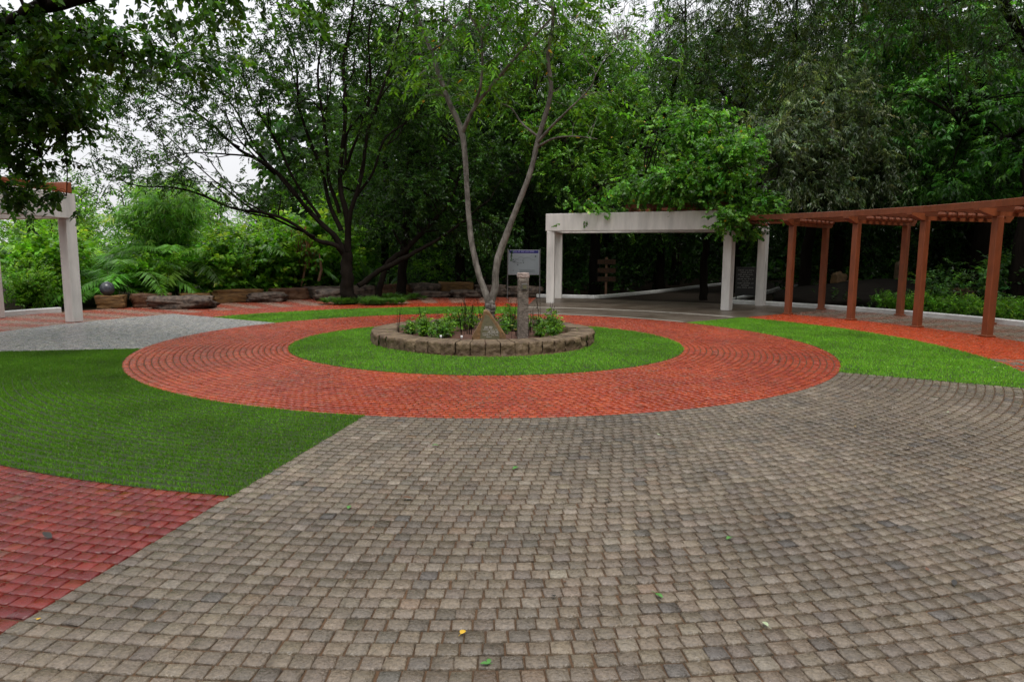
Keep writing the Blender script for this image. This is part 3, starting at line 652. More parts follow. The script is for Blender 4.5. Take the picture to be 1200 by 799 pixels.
# pale two-stemmed tree in the planter
tree('planter_tree', 'slender pale barked tree with two forking stems growing in the round planter', 'tree',
     [[(-.42, 13.1, .0, .13), (-.43, 13.1, .2, .092), (-.425, 13.1, .42, .09), (-.42, 13.1, .6, .10), (-.42, 13.1, .70, .09), (-.42, 13.1, .74, .02)],
      limbk([(574, 366, 13.1, .05), (571, 350, 13.08, .075), (567, 338, 13.1, .075), (561, 322, 13.1, .07), (552, 280, 13.15, .062), (548, 235, 13.2, .058), (542, 160, 13.3, .064), (524, 115, 13.4, .055), (505, 60, 13.6, .045), (490, 20, 13.8, .035), (478, -30, 14, .02)]),
      limbk([(574, 368, 13.1, .06), (576, 352, 13.12, .085), (580, 338, 13.1, .082), (581, 318, 13.1, .076), (586, 295, 13.1, .082), (605, 245, 13.05, .064), (622, 200, 13, .058), (630, 165, 13, .054), (645, 110, 12.9, .05), (642, 65, 12.8, .043), (648, 20, 12.7, .035), (640, -40, 12.6, .02)]),
      limbk([(541, 157, 13.3, .05), (556, 126, 13.2, .042), (585, 90, 13.1, .036), (615, 55, 13, .03), (640, 28, 12.9, .024), (665, 0, 12.9, .018), (680, -30, 12.8, .01)]),
      limbk([(556, 124, 13.2, .034), (564, 95, 13, .028), (564, 45, 12.9, .024), (550, 15, 12.8, .018), (555, -20, 12.8, .01)]),
      limbk([(629, 168, 13, .04), (645, 150, 12.8, .03), (660, 135, 12.6, .022), (690, 105, 12.4, .015), (698, 88, 12.3, .008)]),
      limbk([(630, 172, 13, .03), (650, 162, 12.8, .02), (675, 160, 12.7, .012), (700, 163, 12.6, .006)]),
      limbk([(630, 160, 13, .03), (612, 145, 13.1, .022), (600, 128, 13.2, .014), (585, 120, 13.2, .007)]),
      limbk([(505, 60, 13.6, .025), (520, 50, 13.5, .02), (535, 30, 13.4, .012), (545, 10, 13.3, .006)])],
     [(*W(520, 40, 13.3), 1.2, 1.1, .8), (*W(600, 0, 12.6), 1.5, 1.3, .8), (*W(690, 10, 12.5), 1.3, 1.2, .9), (*W(500, 95, 13.2), .8, .8, .45, .5), (*W(590, 75, 13), 1.1, 1.0, .4, .5), (*W(560, -90, 13), 2.6, 2, 1.2), (*W(560, 120, 13.4), .7, .8, .25, .15), (*W(700, 120, 13), .8, .8, .4, .25)],
     K=34, N=640, ns=2, leaf=dict(per=9, tl=.36, L=.125, W=.05, droop=.1, ldroop=.25), pal=[(.08, .21, .018), (.12, .27, .025), (.05, .15, .014)], lm='leafg', wander=.0, bark='paleb', seed=21, twig=.007, sec=.02, minz=2.5, yellow=.004)
# fan-branched dark tree, left of centre
FX, FY = -5.26, 21.85
fan = [[(FX, FY, -.1, .30), (FX, FY, .25, .24), (FX-.02, FY, .9, .20), (FX-.03, FY, 1.6, .18)]]
for pts in [[(407, 300, .17), (385, 270, .13), (345, 225, .10), (300, 185, .08), (262, 160, .06), (210, 120, .04), (150, 85, .02)],
            [(404, 300, .15), (388, 286, .11), (350, 268, .08), (300, 248, .065), (240, 232, .05), (180, 218, .035), (120, 205, .02)],
            [(408, 295, .17), (404, 240, .13), (400, 170, .1), (405, 90, .08), (410, 20, .06), (415, -60, .03)],
            [(408, 295, .14), (414, 235, .10), (430, 170, .08), (448, 100, .06), (470, 30, .045), (490, -30, .02)],
            [(400, 270, .12), (380, 220, .09), (360, 150, .07), (345, 80, .05), (330, 10, .035), (320, -40, .02)],
            [(398, 250, .10), (385, 200, .08), (375, 120, .06), (378, 40, .04), (372, -40, .02)],
            [(375, 255, .08), (340, 200, .06), (305, 135, .045), (285, 80, .03), (262, 20, .02)],
            [(350, 232, .07), (315, 190, .05), (270, 125, .04), (225, 70, .028), (185, 30, .015)],
            [(412, 240, .08), (440, 190, .06), (468, 150, .045), (500, 110, .03), (520, 90, .015)],
            [(405, 200, .08), (425, 140, .055), (435, 60, .04), (440, -20, .02)],
            [(300, 248, .05), (262, 222, .035), (215, 175, .025), (170, 150, .012)],
            [(300, 185, .05), (250, 178, .035), (190, 190, .02), (140, 195, .01)]]:
    d = random.Random(int(pts[0][0]*7+pts[-1][0])).uniform(-1.6, .8)
    fan.append(limb([(a, b, FY+d*i/len(pts)*1.4, r*.66) for i, (a, b, r) in enumerate(pts)]))
rq = random.Random(6)
for lm in list(fan[1:]):
    P_ = np.array(lm)
    for t0 in (.25, .45, .65):
        i = max(0, min(len(P_)-2, int(t0*(len(P_)-1)))); A = P_[i]*(1-.5)+P_[i+1]*.5; T_ = P_[-1, :3]-A[:3]; ln = np.linalg.norm(T_)*rq.uniform(.55, .9)
        if ln < .8: continue
        T_ /= np.linalg.norm(T_); sd_ = np.array([T_[2], rq.uniform(-.6, .6), -T_[0]])*rq.choice((-1, 1))*rq.uniform(.25, .5)
        q = [A[:3]+(T_+sd_*u)*ln*u for u in (0, .3, .62, 1)]; fan.append([(*q[0], A[3]*.6), (*q[1], A[3]*.45), (*q[2], A[3]*.3), (*(q[3]+np.array([0, 0, .15*ln])), .008)])
lob = [(*W(a, b, y), rx, 1.6, rz) for a, b, y, rx, rz in [(200, 110, 21, 1.9, 1.1), (270, 70, 21.5, 2.0, 1.3), (350, 40, 22, 1.9, 1.5), (430, 40, 22, 1.9, 1.6), (330, 110, 21.5, 1.6, 1.1), (250, 150, 21, 1.7, .8), (160, 170, 21, 1.6, .8), (110, 205, 20.5, 1.5, .45), (200, 208, 20.8, 1.7, .4), (290, 225, 21, 1.2, .3),
        (420, 130, 22, 1.3, 1.2), (480, 110, 22.5, 1.3, 1.3), (130, 110, 20.5, 1.3, 1.0), (380, -80, 22, 4.5, 1.8), (380, 190, 22, 1.1, .7)]]
tree('spreading_tree', 'dark spreading tree with many fanning branches on a grassy patch left of centre', 'tree', fan, lob, K=150, N=1250, ns=4, jit=.17,
     leaf=dict(per=12, tl=.34, L=.098, W=.05, droop=.2, ldroop=.3), pal=[(.022, .06, .008), (.035, .09, .010), (.06, .14, .014)], seed=22, wander=.10, twig=.011, sec=.032, minz=2.4)
# near tree at the upper left, trunk just outside the frame
NX, NY = -10.3, 10.6
tree('overhanging_tree', 'dark leafy tree overhanging the top left corner in front of the gateway', 'tree',
     [[(NX, NY, -.1, .34), (NX, NY, 1, .28), (NX+.1, NY+.1, 2.6, .25), (NX+.4, NY+.2, 4.2, .2), (NX+.6, NY+.2, 6.5, .12)],
      [(NX+.2, NY+.1, 3.4, .16), (-9.0, 10.8, 4.6, .13), *limb([(10, 25, 10.6, .12), (50, 12, 10.5, .10), (95, -5, 10.3, .08), (170, -20, 10, .05), (260, -30, 9.6, .03)])],
      [(NX+.1, NY+.1, 2.8, .13), (-9.2, 11.4, 3.7, .10), *limb([(0, 120, 12, .08), (40, 130, 12.2, .06), (80, 150, 12.4, .03)])],
      limb([(20, 22, 10.6, .07), (60, 30, 10.8, .05), (110, 45, 11, .035), (160, 70, 11.2, .02), (200, 80, 11.3, .01)])],
     [(*W(20, 95, 12), 1.25, 1.3, .8, 1.5), (*W(10, 165, 12), 1.0, 1.2, .5, .8), (*W(55, 130, 12.3), .7, .9, .45, .55), (*W(5, 222, 12.5), .55, .8, .28, .22), (*W(62, 226, 12.3), .3, .5, .16, .06), (*W(60, 40, 11), 1.2, 1.0, .5, .7), (*W(130, 45, 11), .9, .9, .3, .32), (*W(210, 72, 11), .9, .9, .3, .2), (*W(250, -10, 10), 1.4, 1.0, .25, .3), (*W(350, 0, 9.5), .9, .8, .14, .05),
      (-9.5, 9, 6.2, 2.6, 2.6, 1.2, 2.2), (-6.5, 7.5, 7.0, 2.8, 2.4, .9, 1.6)],
     K=70, N=850, ns=3, leaf=dict(per=10, tl=.28, L=.11, W=.075, droop=.3, ldroop=.35), pal=[(.03, .085, .012), (.05, .13, .016), (.08, .19, .02)], seed=23, jit=.2, twig=.008, sec=.025, minz=2.6)
# slim dark trunks behind the fan tree
def slim(label, base, top, lean, lobes, seed, pal=DARK, r=.13, **k):
    x, y = base; tx, ty, tz = top
    L0 = [(x, y, -.1, r*1.25), (x+lean*.3, y, .6, r), (x+(tx-x)*.35+lean, y+(ty-y)*.3, tz*.35, r*.85), (x+(tx-x)*.7+lean*.4, y+(ty-y)*.6, tz*.68, r*.6), (tx, ty, tz, r*.3)]
    kw = dict(K=40, N=520, ns=3, leaf=dict(per=11, tl=.4, L=.11, W=.05), pal=pal, seed=seed, twig=.009, sec=.03, minz=1.9); kw.update(k)
    return tree(k.pop('name', 'forest_tree') if 'name' in k else 'forest_tree', label, 'tree', [L0], lobes, **{q: v for q, v in kw.items() if q != 'name'})
tree('forest_tree', 'slim dark leaning tree just right of the spreading tree, crown over the stone wall', 'tree',
     [limb([(441, 357, 23.1, .13), (447, 330, 23.1, .10), (455, 308, 23.2, .10), (478, 290, 23.4, .09), (505, 262, 23.5, .07), (530, 230, 23.6, .05), (545, 180, 23.8, .03)]),
      limb([(420, 335, 22.3, .09), (440, 322, 22.6, .085), (470, 303, 22.8, .08), (500, 290, 23, .06), (540, 260, 23.2, .04), (575, 235, 23.4, .02)])],
     [(*W(500, 220, 23.5), 2.2, 1.6, 1.2), (*W(560, 270, 24), 1.7, 1.4, .8), (*W(460, 250, 24), 1.3, 1.2, 1.0), (*W(560, 190, 24), 1.6, 1.4, 1.0), (*W(500, 150, 24), 1.8, 1.4, 1.2)],
     K=50, N=700, ns=3, leaf=dict(per=11, tl=.36, L=.10, W=.045), pal=DARK, seed=24, twig=.008, sec=.03)
slim('dark straight trunked tree second right of the spreading tree', (-4.02, 24.6), (-3.4, 25, 10), .1,
     [(-3.4, 25, 6.5, 2.4, 2, 1.6), (-3.8, 25, 9, 3, 2.2, 1.8), (-2.2, 25.3, 4.6, 1.6, 1.4, .8)], 25, MID, .17)
# bright small-leaved tree over the gateway corner
tree('small_leaved_tree', 'bright small leaved tree spilling over the right end of the concrete gateway', 'tree',
     [[(6.9, 24.6, -.1, .16), (6.8, 24.4, 1.2, .13), (6.7, 23.6, 2.6, .11), (6.5, 22.4, 3.9, .08), (6.3, 21.2, 4.6, .04)], [(6.75, 23.9, 2.2, .08), (7.6, 23, 3.6, .06), (8.2, 21.8, 4.0, .03)], [(6.7, 23.6, 2.6, .08), (5.4, 22.8, 3.6, .06), (4.2, 22.2, 4.1, .03)]],
     [(*W(838, 205, 20.6), 1.2, 1.2, .8, 1), (*W(885, 240, 20.0), .8, 1.0, .32, .35), (*W(800, 215, 21), 1.1, 1.1, .7, .7), (*W(855, 175, 21), 1.2, 1.2, .6, .7), (*W(750, 222, 21.6), 1.2, 1.0, .38, .4), (*W(690, 240, 22), 1.0, .8, .2, .10), (*W(852, 258, 19.7), .42, .5, .24, .16), (*W(880, 268, 20.4), .5, .5, .22, .10), (*W(810, 150, 22), 1.5, 1.2, .7, .8)],
     K=60, N=800, ns=3, jit=.16, lm='leafg', leaf=dict(per=11, tl=.26, L=.095, W=.085, droop=.3), pal=[(.09, .25, .03), (.15, .35, .055), (.05, .14, .018)], seed=26, twig=.007, sec=.022, yellow=.006, minz=2.2)
# drooping grey-green tree behind the pergola
tree('drooping_tree', 'grey green tree with drooping willowy foliage behind the pergola', 'tree',
     [[(10.9, 25.5, -.1, .24), (10.9, 25.4, 2, .19), (11, 25, 4.5, .15), (11.1, 24.6, 7, .1), (11.2, 24.4, 8.6, .04)], [(11, 25, 3.8, .1), (9.6, 24.2, 5.6, .07), (8.6, 23.6, 6.4, .03)], [(11, 25, 4.2, .1), (12.6, 24.4, 6, .07), (13.4, 24, 6.6, .03)]],
     [(*W(960, 150, 23.5), 2.0, 1.6, 1.9), (*W(900, 170, 23.5), 1.4, 1.3, 1.4), (*W(1020, 170, 23.5), 1.3, 1.3, 1.5), (*W(960, 215, 23), 1.8, 1.2, .7), (*W(970, 90, 24), 1.6, 1.4, 1.0), (*W(1040, 215, 23), .9, .9, .6)],
     K=60, N=950, ns=3, leaf=dict(per=13, tl=.45, L=.135, W=.042, droop=.55, ldroop=.5, ang=.7), pal=OLIVE, lm='leafg', jit=.2, seed=27, twig=.008, sec=.03, yellow=.002, minz=3)
# dark compound-leaved tree high at the top right, hanging in front
tree('tall_tree', 'tall dark tree whose feathery boughs hang over the top right of the plaza', 'tree',
     [[(14.6, 19.6, -.1, .36), (14.7, 19.7, 3, .30), (14.9, 19.9, 6, .27), (15, 20, 9.4, .2), (15, 20, 12, .1)], [(14.9, 19.9, 6.4, .16), (12.5, 18.8, 8.4, .12), (9.8, 17.4, 9.2, .09), (7, 16, 8.6, .05), (5.2, 15.4, 7.6, .02)], [(14.9, 19.9, 7.5, .13), (13.5, 18, 9.2, .09), (11.4, 16.5, 9.4, .05), (9.5, 15.5, 9, .02)]],
     [(*W(850, 30, 15.8), 1.7, 1.4, .9), (*W(930, 50, 16.2), 1.3, 1.3, 1.1), (*W(800, 75, 15.6), .9, 1, .7), (*W(870, 100, 16), 1.1, 1, .5), (*W(1000, 10, 17), 1.8, 1.5, .8), (*W(1100, 20, 17.5), 2, 1.5, .9), (*W(1150, 60, 18), 1.1, 1.2, .7), (*W(950, -60, 16), 3.5, 2, 1.2), (12, 17, 10.5, 4, 3, 1.2)],
     K=70, N=1000, ns=3, leaf=dict(per=16, tl=.42, L=.12, W=.026, droop=.45, ldroop=.45, ang=.8), pal=[(.022, .052, .012), (.035, .07, .013), (.05, .085, .012)], seed=28, twig=.008, sec=.03, minz=5)
# layered tree at right
tree('layered_tree', 'deep green tree with layered leafy boughs above the right end of the pergola', 'tree',
     [[(17, 25, -.1, .3), (17, 25, 3, .25), (16.8, 24.6, 6, .2), (16.6, 24.2, 9, .12), (16.5, 24, 12, .05)], [(16.9, 24.8, 4.5, .12), (15, 23, 5.6, .08), (13.6, 21.8, 5.9, .03)], [(16.8, 24.6, 5.5, .12), (18, 23, 6.4, .08), (18.6, 21.6, 6.2, .03)]],
     [(*W(x, y, Y), rx, 1.6, rz) for x, y, Y, rx, rz in [(1110, 30, 23.5, 2.4, .7), (1060, 60, 24, 2, .6), (1150, 85, 22.5, 2, .45), (1080, 110, 23, 1.7, .5), (1160, 130, 22, 1.8, .45), (1100, 165, 23, 1.9, .4), (1170, 185, 21.5, 1.6, .45), (1110, 215, 22.5, 1.5, .3), (1180, 225, 22, 1.5, .3), (1060, -20, 24, 3, 1)]],
     K=70, N=1000, ns=3, leaf=dict(per=12, tl=.42, L=.16, W=.06, droop=.15, ldroop=.5, ang=.8), lm='leafg', jit=.2, pal=[(.06, .19, .03), (.11, .28, .05), (.03, .10, .016)], seed=29, twig=.008, sec=.03, minz=3)
# lighter broad-leaved tree behind the gateway, centre
tree('broadleaf_tree', 'mid green leafy tree rising behind the left half of the concrete gateway', 'tree',
     [[(3.4, 28.5, -.1, .25), (3.4, 28.4, 2.5, .2), (3.3, 28, 5.5, .15), (3.2, 27.6, 9, .06)], [(3.4, 28.4, 3.5, .1), (1.6, 27, 6, .07), (.8, 26, 7.4, .03)], [(3.4, 28.4, 3.8, .1), (5, 27, 6.4, .06), (5.6, 26.4, 7.4, .03)]],
     [(*W(x, y, Y), rx, 1.8, rz) for x, y, Y, rx, rz in [(700, 200, 26, 2.4, 1.3), (640, 150, 26.5, 2, 1.4), (720, 130, 26.5, 2.2, 1.4), (770, 200, 25.5, 1.7, 1.1), (700, 60, 27, 2, 1.2), (640, 70, 27, 2, 1.1), (590, 110, 27, 1.8, 1.1), (740, 250, 25, 1.5, .5)]],
     K=60, N=1300, ns=3, leaf=dict(per=12, tl=.4, L=.11, W=.055), lm='leafg', jit=.2, pal=[(.08, .20, .02), (.13, .29, .03), (.045, .12, .014)], seed=30, twig=.008, sec=.03, yellow=.006)

# ------------------------------------------------------------------ forest behind: three kinds, copied
def forest_proto(kind, seed):
    rng = np.random.default_rng(seed); h = (11, 12, 10)[kind]
    limbs = [[(0, 0, -.1, .26), (.1, 0, 2, .2), (-.1, .1, 5, .16), (.1, 0, h*.75, .08), (0, 0, h, .03)]]
    for k in range(5):
        a = k*2.4+seed; z = 2.6+k*1.1; limbs.append([(0, 0, z, .09), (math.cos(a)*1.4, math.sin(a)*1.4, z+1.0, .06), (math.cos(a)*2.7, math.sin(a)*2.7, z+1.3, .02)])
    lobes = []
    for k in range(16):
        a = k*2.4; z = 2.4+k*(h-3)/16; rad = 2.3*math.sin(min(1, (z-1)/(h-1)*1.15)*math.pi*.8)+.5
        lobes.append((math.cos(a)*rad*.75, math.sin(a)*rad*.75, z, 1.6, 1.6, .9))
    lf = [dict(per=11, tl=.42, L=.13, W=.06), dict(per=15, tl=.5, L=.14, W=.035, droop=.5, ldroop=.5), dict(per=12, tl=.42, L=.12, W=.07)][kind]
    return tree('forest_tree', 'dark forest tree', 'tree', limbs, lobes, K=40, N=760, ns=4, leaf=lf, pal=[[(.017, .048, .008), (.026, .072, .010), (.010, .030, .006)], [(.015, .042, .008), (.024, .062, .010), (.010, .028, .006)], [(.035, .095, .011), (.055, .135, .015), (.02, .06, .008)]][kind], seed=seed, twig=.009, sec=.03, build_twigs=False, jit=.32)
protos = [forest_proto(k, 40+k) for k in range(3)]
used = set(); rf = random.Random(12)
# (x, y, kind, scale, label)
BACK = 'dark trees of the wood behind the plaza'
spots = [(-2.2, 29.5, 0, .95, 'dark crowned tree of the wood behind the warm brown wall block'), (.6, 30, 1, 1.0, 'feathery dark tree of the wood behind the map board'),
         (6.6, 30.5, 2, 1.0, 'dark tree seen through the middle of the concrete gateway'), (9.6, 29.5, 0, 1.0, 'dark tree behind the black notice board'),
         (13.6, 29, 1, 1.1, 'dark feathery tree behind the drooping grey green tree'), (18.6, 28, 0, 1.15, 'dark tree behind the layered tree at the right'),
         (20.5, 23, 2, 1.0, 'dark tree at the right edge beyond the hedge'), (-5.4, 29.5, 2, .85, 'dark green tree of the wood behind the spreading tree')]
far_spots = [(-3.5, 36), (1, 36.5), (5, 37), (9, 38), (16, 34), (20.5, 33), (24, 28), (25, 35), (19, 40), (13, 41.5), (-1, 43), (4, 44), (29, 40), (30, 31), (8.2, 46), (24, 46), (35, 47), (-6.5, 41)]
for x, y, k, s, lb in spots+[(x, y, rf.randint(0, 2), rf.uniform(1.05, 1.35), None) for x, y in far_spots]:
    if k not in used: o = protos[k]; used.add(k)
    else: o = copy_tree(protos[k])
    o.location = (x, y, 0); o.rotation_euler = (0, 0, rf.uniform(0, 6.28)); o.scale = (s, s, s*rf.uniform(.95, 1.1)); o['group'] = BACK
    o['label'] = lb or 'tall dark tree deep in the wood, filling the background behind the nearer trees'
# distant trees above the bright shrubs at left
def copyt(src, x, y, s, label, group=None, rz=None):
    o = copy_tree(src); o.location = (x, y, 0); o.scale = (s, s, s); o.rotation_euler = (0, 0, rf.uniform(0, 6.28) if rz is None else rz); o['label'] = label
    if group: o['group'] = group
    elif 'group' in o: del o['group']
    return o
for x, y, s, lb in [(-25, 52, .78, 'distant pale green tree rising above the bamboo at the left'), (-14.5, 49, .74, 'distant tree seen between the branches of the spreading tree'), (-19.5, 55, .70, 'distant tree low on the skyline left of centre'), (-33, 50, .72, 'distant tree on the skyline beside the left gateway'), (-9, 40, .8, 'green tree behind the shrubs right of the spreading tree trunk')]:
    copyt(protos[2], x, y, s, lb)

# ------------------------------------------------------------------ bright shrubs, bamboo and palms at left
def shrub(name, h, rad, nst, leaf, pal, seed, wts=(4, 3, 2), ns=3, N=260, yellow=0):
    rng = np.random.default_rng(seed); S = Soup(); tips = []; root = empty(name, (0, 0, 0)); dirs = []
    for k in range(nst):
        a = rng.uniform(0, 6.28); q = rng.uniform(.2, 1); tip = np.array([math.cos(a)*rad*q, math.sin(a)*rad*q, h*rng.uniform(.5, 1)*(1.1-.35*q)])
        P = smooth_line([(0+rng.normal(0, .08), rng.normal(0, .08), -.05, .018), (*(tip*[.35, .35, .5]), .014), (*tip, .004)], 4); V, F = tube_np(P[:, :3], P[:, 3], 5); S.add(V, F)
        for _ in range(N//nst):
            t = rng.uniform(.25, 1); i = int(t*(len(P)-1)); tips.append(P[i, :3]+rng.normal(0, rad*.16, 3)*[1, 1, .7]); dirs.append(tip/np.linalg.norm(tip)+rng.normal(0, .6, 3))
    tips = np.array(tips); dirs = np.array(dirs); m = tips[:, 2] > .08; tips, dirs = tips[m], dirs[m]
    V = sprays(rng, tips, dirs, **leaf); S.build('stem', M['bark'], root)
    fastmesh('foliage', V, [quads(len(V))], M['leafg'], root, leafcols(rng, len(V)//4, pal, wts, leaf['per'], .15, yellow)); return root
BR2 = [(.15, .36, .03), (.20, .42, .04), (.09, .24, .02)]
YG = [(.16, .27, .04), (.12, .24, .04), (.2, .3, .05)]
p_broad = shrub('leafy_shrub', 2.4, 1.15, 14, dict(per=9, tl=.35, L=.17, W=.13, droop=.1, ldroop=.35), BR2, 60, N=640)
p_fine = shrub('bushy_shrub', 2.6, 1.25, 16, dict(per=12, tl=.32, L=.10, W=.05, droop=.1), [(.13, .31, .025), (.19, .38, .035), (.08, .2, .018)], 61, N=760)
def bamboo(seed):
    rng = np.random.default_rng(seed); root = empty('bamboo_clump', (0, 0, 0)); S = Soup(); PP = []; DD = []
    for k in range(26):
        a = rng.uniform(0, 6.28); l = rng.uniform(.6, 1.7); h = rng.uniform(1.6, 3.6)
        P = smooth_line([(rng.normal(0, .2), rng.normal(0, .2), -.05, .009), (math.cos(a)*l*.25, math.sin(a)*l*.25, h*.6, .007), (math.cos(a)*l*.7, math.sin(a)*l*.7, h, .004), (math.cos(a)*l*1.25, math.sin(a)*l*1.25, h*.88, .003)], 6)
        V, F = tube_np(P[:, :3], P[:, 3], 5); S.add(V, F)
        for _ in range(44):
            i = int(rng.uniform(.15, 1)*(len(P)-1)); PP.append(P[i, :3]+rng.normal(0, .13, 3)); DD.append(np.array([math.cos(a), math.sin(a), .1])+rng.normal(0, .6, 3))
    V = sprays(rng, np.array(PP), np.array(DD), per=12, tl=.45, L=.22, W=.036, droop=.3, ldroop=.3, ang=.7); S.build('cane', M['bark'], root)
    fastmesh('foliage', V, [quads(len(V))], M['leafg'], root, leafcols(rng, len(V)//4, [(.16, .36, .06), (.22, .44, .08), (.10, .25, .04)], (4, 3, 2), 14, .12)); return root
p_bam = bamboo(62)
def palm(seed, nf=15, fl=2.1):
    rng = np.random.default_rng(seed); root = empty('feather_palm', (0, 0, 0)); S = Soup(); PP = []; DD = []; NN = []
    for k in range(nf):
        a = k*2.4+rng.uniform(-.3, .3); el = rng.uniform(.6, 1.25); L = fl*rng.uniform(.75, 1.1); o = np.array([math.cos(a), math.sin(a), 0])
        pts = []; p = np.array([0, 0, .25]); e = el
        for i in range(13): pts.append((*p, .012*(1-i/14))); p = p+(o*math.cos(e)+UP*math.sin(e))*L/12; e -= .14
        P = np.array(pts); V, F = tube_np(P[:, :3], P[:, 3], 4); S.add(V, F); sd_ = np.cross(UP, o)
        for t in np.linspace(.18, 1, 44):
            i = t*12; i0 = min(int(i), 11); q = P[i0, :3]*(1-i+i0)+P[i0+1, :3]*(i-i0); tang = P[i0+1, :3]-P[i0, :3]; tang /= np.linalg.norm(tang)
            for sg in (-1, 1): PP.append(q); DD.append(tang*.7+sd_*sg*.9+UP*.12+rng.normal(0, .08, 3)); NN.append(math.sin(min(1, (1.05-t)*1.3)*math.pi*.6)+.15)
    PP = np.array(PP); DD = np.array(DD); NN = np.array(NN)[:, None]
    V = leaves(rng, PP, DD, .40*NN, .042+0*NN, None, .35, .25, .3); S.build('frond_rib', mat('palm_rib', (.12, .2, .05), .5), root)
    fastmesh('foliage', V, [quads(len(V))], M['leafg'], root, leafcols(rng, len(V)//4, [(.14, .34, .04), (.20, .42, .06), (.09, .24, .03)], (3, 3, 2), 88, .08)); return root
p_palm = palm(63)
def strap(seed, n=46, L=1.1, wd=.05, pal=((.05, .11, .04), (.07, .14, .05), (.035, .085, .03)), name='strap_leaved_plant'):
    rng = np.random.default_rng(seed); Vs = []; Fs = []; Cs = []; m = 8; c0 = 0; root = empty(name, (0, 0, 0))
    for k in range(n):
        a = rng.uniform(0, 6.28); o = np.array([math.cos(a), math.sin(a), 0]); s = np.cross(UP, o); e = rng.uniform(.6, 1.4); p = np.array([0, 0, .05])+o*.04; Lk = L*rng.uniform(.6, 1.1)
        for i in range(m+1):
            wk = wd*(1-(i/m)**2)*.5+.002; Vs += [p-s*wk, p+s*wk]; p = p+(o*math.cos(e)+UP*math.sin(e))*Lk/m; e -= rng.uniform(.08, .26)
        for i in range(m): Fs.append((c0+2*i, c0+2*i+1, c0+2*i+3, c0+2*i+2))
        Cs += [np.array(pal[rng.integers(len(pal))])*rng.uniform(.8, 1.2)]*(2*m+2); c0 += 2*m+2
    fastmesh('foliage', np.array(Vs), [np.array(Fs)], M['leaf'], root, np.array(Cs)); return root
p_strap = strap(64)
firsts = set()
def put(src, x, y, s, label, cat, group=None, rz=None, z=0):
    if src.name in firsts: o = copy_tree(src)
    else: o = src; firsts.add(src.name)
    o.location = (x, y, z); o.scale = (s, s, s); o.rotation_euler = (0, 0, rf.uniform(0, 6.28) if rz is None else rz); tag(o, label, cat, group); return o
LG = 'bright plants behind the low stone wall'
items = [
 (p_fine, -13.4, 18.9, .62, 'low dark shrub just behind the white kerb of the left gateway'), (p_fine, -13.9, 17.3, .7, 'low bushy plant at the left edge behind the gateway kerb'),
 (p_broad, -13.6, 20.3, 1.0, 'glossy leaved shrub framed inside the left gateway'), (p_fine, -14.6, 18.2, 1.0, 'bushy green shrub at the far left inside the gateway'), (p_fine, -15.2, 21.8, 1.25, 'tall bushy shrub behind the left gateway opening'),
 (p_palm, -13.5, 22.8, 1.75, 'tall feather palm behind the dark stone ball'), (p_palm, -12.9, 20.9, .8, 'young feather palm right behind the dark stone ball'), (p_palm, -12.2, 21.9, 1.35, 'feather palm above the reddish brown block'),
 (p_bam, -12.3, 24.8, 1.12, 'tall bamboo clump left of the big boulder'), (p_broad, -11.2, 21.6, .7, 'low shrub with round pale leaves behind the reddish brown block'), (p_palm, -11.4, 23.6, 1.7, 'arching feather palm behind the big boulder'),
 (p_palm, -10.2, 25.5, 1.8, 'tall feather palm above the big dark boulder'), (p_broad, -9.7, 23.0, 1.0, 'bright broad leaved shrub behind the long ochre block'), (p_broad, -8.7, 24.5, 1.1, 'bright broad leaved shrub behind the middle boulder'),
 (p_fine, -9.2, 26.6, 1.3, 'tall light green shrub in the middle of the bright row'), (p_broad, -8.0, 27.2, 1.45, 'tall broad leaved shrub far behind the middle boulder'), (p_broad, -7.5, 25.8, 1.0, 'broad leaved shrub right of the middle boulder'),
 (p_fine, -7.0, 28.2, 1.3, 'bushy shrub left of the spreading tree'), (p_broad, -6.4, 26.6, .8, 'dark glossy shrub behind the blue grey boulder'), (p_fine, -16.5, 25, 1.5, 'large bushy shrub rising behind the left gateway'),
 (p_palm, -14.6, 24.2, 1.9, 'large feather palm behind the bamboo at left'), (p_fine, -12.2, 28.5, 1.65, 'big rounded shrub behind the bamboo clumps'), (p_fine, -15.4, 30.5, 1.8, 'big pale green shrub far behind the palms'), (p_palm, -9.6, 29.5, 1.5, 'large feather palm at the back of the bright row'),
 (p_fine, -19.5, 31, 1.9, 'very large bushy shrub far behind the gateway'), (p_fine, -8.6, 33, 1.7, 'large bushy shrub far behind the spreading tree'), (p_fine, -18, 20, 1.4, 'shrub beyond the left edge seen through the gateway')]
for src, x, y, s, lb in items: put(src, x, y, s, lb, {'bamboo_clump': 'bamboo', 'feather_palm': 'palm'}.get(src.name.split('.')[0], 'shrub'), LG)
put(p_strap, -4.75, 25.9, 1.8, 'strap leaved plant behind the dark trunk of the spreading tree', 'plant'); put(p_strap, -5.5, 26.4, 2.1, 'larger strap leaved plant between the dark trunks', 'plant')
put(p_strap, -6.5, 27.6, 1.4, 'strap leaved plant left of the dark trunk', 'plant')
# dry hanging branch with pink-brown dead leaves
root = empty('dead_branch', (-7.55, 24.9, 0), 0, 'broken reddish dead branch with withered leaves among the shrubs', 'branch')
b = MB(); b.tube([(-.1, 0, .5), (.05, 0, 1.2), (.1, .05, 2.0)], [.03, .05, .03], 6); b.tube([(.5, 0, .6), (.62, 0, 1.0), (.55, 0, 1.6)], [.06, .05, .02], 6); b.build('stem', M['deadwood'], root)
rng = np.random.default_rng(5); P = np.array([0, 0, 1.7])+rng.normal(0, 1, (260, 3))*[.22, .15, .42]; V = leaves(rng, P, rng.normal(0, .3, (260, 3))-UP, .22, .04)
fastmesh('withered_leaves', V, [quads(len(V))], M['leaf'], root, leafcols(rng, 260, [(.22, .10, .06), (.14, .07, .04)], (1, 1)))

